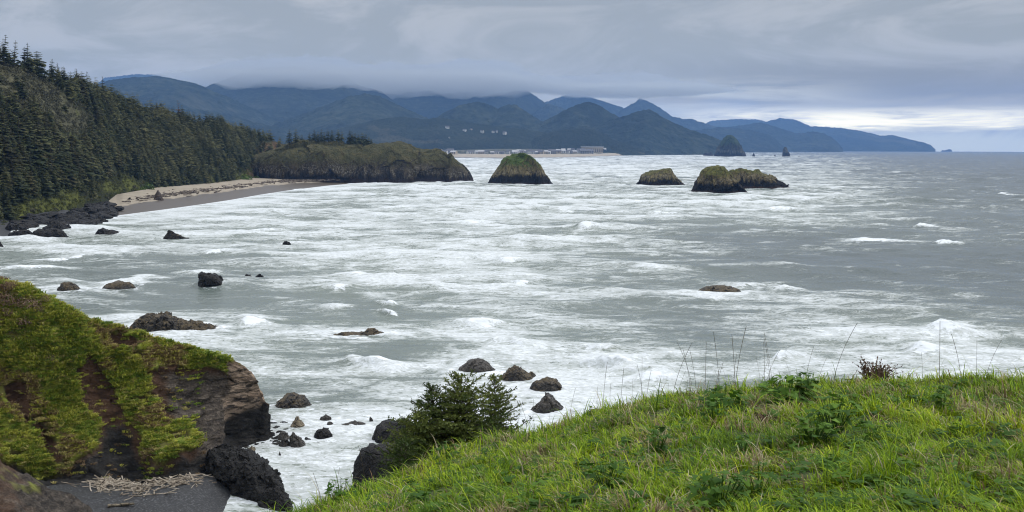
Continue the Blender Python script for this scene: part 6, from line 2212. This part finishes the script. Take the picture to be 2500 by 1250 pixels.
# ------------------------------------------------------------------ young spruces beyond the edge
def young_spruce(px, ytop, ybase, wpx, D, seed, label, whorls=16, per=6, lean=0.0, skew=0.0):
    p = at_dist(px, ybase, D); top = at_dist(px, ytop, D)
    h = top[2] - p[2]; w = wpx / F_PX * D * .5
    r = np.random.default_rng(seed)
    root = empty('young_spruce', Vector(p), label, 'tree')
    V, F, T = [], [], []
    bv, bf = [], []

    def spray(c0, c1, rad, tn):
        d = c1 - c0; L = np.linalg.norm(d); d = d / L
        x = np.cross(d, r.normal(size=3)); x /= np.linalg.norm(x); y = np.cross(d, x)
        nn = max(3, int(L / .028))
        for i in range(nn):
            t = (i + r.random()) / nn
            c = c0 + d * L * t
            for q in range(2):
                a = r.uniform(0, 6.28)
                e = (x * math.cos(a) + y * math.sin(a)) * .8 + d * .7
                f = np.cross(e, d); f /= np.linalg.norm(f)
                l2 = rad * 1.6 * r.uniform(.7, 1.2) * (1.0 - .3 * t)
                b = len(V)
                V.extend([c - f * .009, c + f * .009, c + e * l2 + f * .006, c + e * l2 - f * .006])
                F.append([b, b + 1, b + 2, b + 3]); T.extend([tn * .75, tn * .75, tn + .1, tn + .1])

    def wood(c0, c1, r0, r1):
        d = c1 - c0; d = d / np.linalg.norm(d)
        x = np.cross(d, [.3, .5, .8]); x /= np.linalg.norm(x); y = np.cross(d, x)
        b = len(bv)
        for c, rr_ in ((c0, r0), (c1, r1)):
            for q in range(4):
                bv.append(c + rr_ * (x * math.cos(q * 1.57) + y * math.sin(q * 1.57)))
        for q in range(4):
            bf.append([b + q, b + (q + 1) % 4, b + 4 + (q + 1) % 4, b + 4 + q])

    for i in range(whorls):
        t = .03 + .95 * (i / whorls) + r.uniform(-.01, .01)
        z = h * t
        ax = np.array([lean * z, 0, z])
        R = 1.85 * w * (1 - t) ** .68 * (.8 + .25 * math.sin(i * 2.1)) + .03
        for j in range(per if t < .8 else 4):
            a = (j + r.uniform(-.35, .35)) / per * 2 * math.pi + i * .8
            L = R * r.uniform(.4, 1.25) * (1 + skew * math.cos(a))
            up = r.uniform(.15, .55) + .4 * (t > .75)
            d = np.array([math.cos(a), math.sin(a), up]); d /= np.linalg.norm(d)
            e = ax + d * L
            wood(ax, e, .006 + .008 * (1 - t), .003)
            tn = np.clip(.38 + .25 * t + r.normal(0, .14), 0, 1)
            spray(ax + d * L * .35, e, .035, tn)
            ns = max(2, int(L / .085))
            for k in range(ns):
                f = (k + .6) / (ns + .3)
                c = ax + d * L * f
                sd = np.cross(d, [0, 0, 1]) * (1 if k % 2 else -1); sd /= np.linalg.norm(sd)
                dd = sd * .75 + d * .6 + np.array([0, 0, r.uniform(-.1, .35)]); dd /= np.linalg.norm(dd)
                l3 = (.07 + .34 * L * (1 - f)) * r.uniform(.7, 1.3)
                spray(c, c + dd * l3, .032, np.clip(tn + r.normal(.05, .1), 0, 1))
    wood(np.array([0, 0, -.3]), np.array([lean * h, 0, h]), .022, .004)
    spray(np.array([lean * h * .9, 0, h * .88]), np.array([lean * h, 0, h]), .05, .5)
    V = np.array(V); F = np.array(F)
    mk('crown', V, F, M['needles_near'], smooth=False, attrs={'tint': np.array(T)}, parent=root)
    mk('trunk', np.array(bv), np.array(bf), M['bark'], parent=root)
    return root


young_spruce(1128, 912, 1118, 165, 19.0, 1, 'tallest young spruce of the clump beyond the grass edge', 20, 9)
young_spruce(1062, 940, 1130, 145, 19.2, 2, 'young spruce with a bare crooked leader, left of the tallest', 19, 8, -.03)
young_spruce(1015, 1000, 1140, 120, 18.6, 3, 'low spreading young spruce at the left end of the clump', 16, 9)
young_spruce(1208, 915, 1100, 112, 20.5, 4, 'slim young spruce with an open cross-shaped leader, right of the tallest', 18, 8)
young_spruce(1252, 1052, 1098, 50, 19.5, 5, 'knee-high spruce seedling at the right end of the clump', 8, 5)
young_spruce(985, 1075, 1170, 100, 17.6, 6, 'shaggy low spruce hanging over the black sea rock', 9, 7)

# ------------------------------------------------------------------ air
def haze():
    x, y0, y1, z0, z1 = 27000, -400, 27500, -62, 900
    V = np.array([[-x, y0, z0], [x, y0, z0], [x, y1, z0], [-x, y1, z0], [-x, y0, z1], [x, y0, z1], [x, y1, z1], [-x, y1, z1]], float)
    F = np.array([[0, 3, 2, 1], [4, 5, 6, 7], [0, 1, 5, 4], [1, 2, 6, 5], [2, 3, 7, 6], [3, 0, 4, 7]])
    m, n = new_mat('haze_air')
    pv = n.node('ShaderNodeVolumePrincipled')
    n.put(pv.inputs['Color'], (0.26, 0.50, 1.0))
    pv.inputs['Density'].default_value = HAZE_DENSITY
    pv.inputs['Anisotropy'].default_value = 0.1
    o = n.node('ShaderNodeOutputMaterial')
    n.t.links.new(pv.outputs[0], o.inputs['Volume'])
    h = mk('haze', V, F, m, smooth=False)
    tag(h, 'thin blue sea air between the viewer and the mountains', 'haze', None, 'stuff')


HAZE_DENSITY = 4.2e-5
haze()


def low_cloud():
    """cloud hanging on the summits: a lumpy body of even vapour with a tapering foot and front"""
    nu, nv = 220, 60
    cols = np.linspace(380, 1820, nu)
    az = col_azimuth(cols)
    u = np.linspace(0, 1, nu)
    Ds = np.linspace(6300, 14500, nv)
    A, Rr = np.meshgrid(az, Ds, indexing='ij')
    X = np.sin(A) * Rr; Y = np.cos(A) * Rr
    P = np.stack([X, Y, 0 * X], -1)
    amp = np.interp(cols, [380, 480, 560, 700, 1000, 1220, 1280, 1360, 1440, 1560, 1680, 1820], [0, .25, .8, 1.15, 1, 1, .6, .6, .75, .7, .4, 0])
    edge = amp[:, None] * np.minimum(sst(np.linspace(0, 1, nv), 0, .3), sst(1 - np.linspace(0, 1, nv), 0, .1))[None, :]
    mid = np.interp(cols, [380, 620, 1000, 1250, 1400, 1800], [545, 545, 545, 540, 490, 470])[:, None] + (Rr - 8500) * .045 + 30 * fbm(P / 1800 + 3, 2)
    th = edge * (105 + 150 * fbm(P / 900, 5, .62) + 60 * fbm(P / 260 + 7, 4, .65)) + np.interp(cols, [1230, 1330], [0, 1])[:, None] * (60 * fbm(P / 420 + 5, 4, .6) - 14) - 3
    th = np.maximum(th, 0.0)
    th[0] = 0; th[-1] = 0; th[:, 0] = 0; th[:, -1] = 0
    lo = mid - th * 1.0; hi = np.minimum(mid + th * 1.3, 850)
    V = np.concatenate([np.stack([X, Y, lo], -1).reshape(-1, 3), np.stack([X, Y, hi], -1).reshape(-1, 3)])
    G2 = gridF(nu, nv); n0 = nu * nv
    F = G2[:, ::-1]
    G2 = G2 + n0
    keep = (th.ravel()[F] > 0).any(1)
    F = F[keep]; G2 = G2[keep]
    m, n = new_mat('cloud_vapour')
    pv = n.node('ShaderNodeVolumePrincipled')
    n.put(pv.inputs['Color'], (0.62, 0.66, 0.70))
    pv.inputs['Density'].default_value = 0.0022
    pv.inputs['Anisotropy'].default_value = 0.2
    o = n.node('ShaderNodeOutputMaterial')
    n.t.links.new(pv.outputs[0], o.inputs['Volume'])
    h = mk('low_cloud', V, np.concatenate([F, G2]), m)
    tag(h, 'grey low cloud wrapping the mountain summits', 'low_cloud', None, 'stuff')


low_cloud()
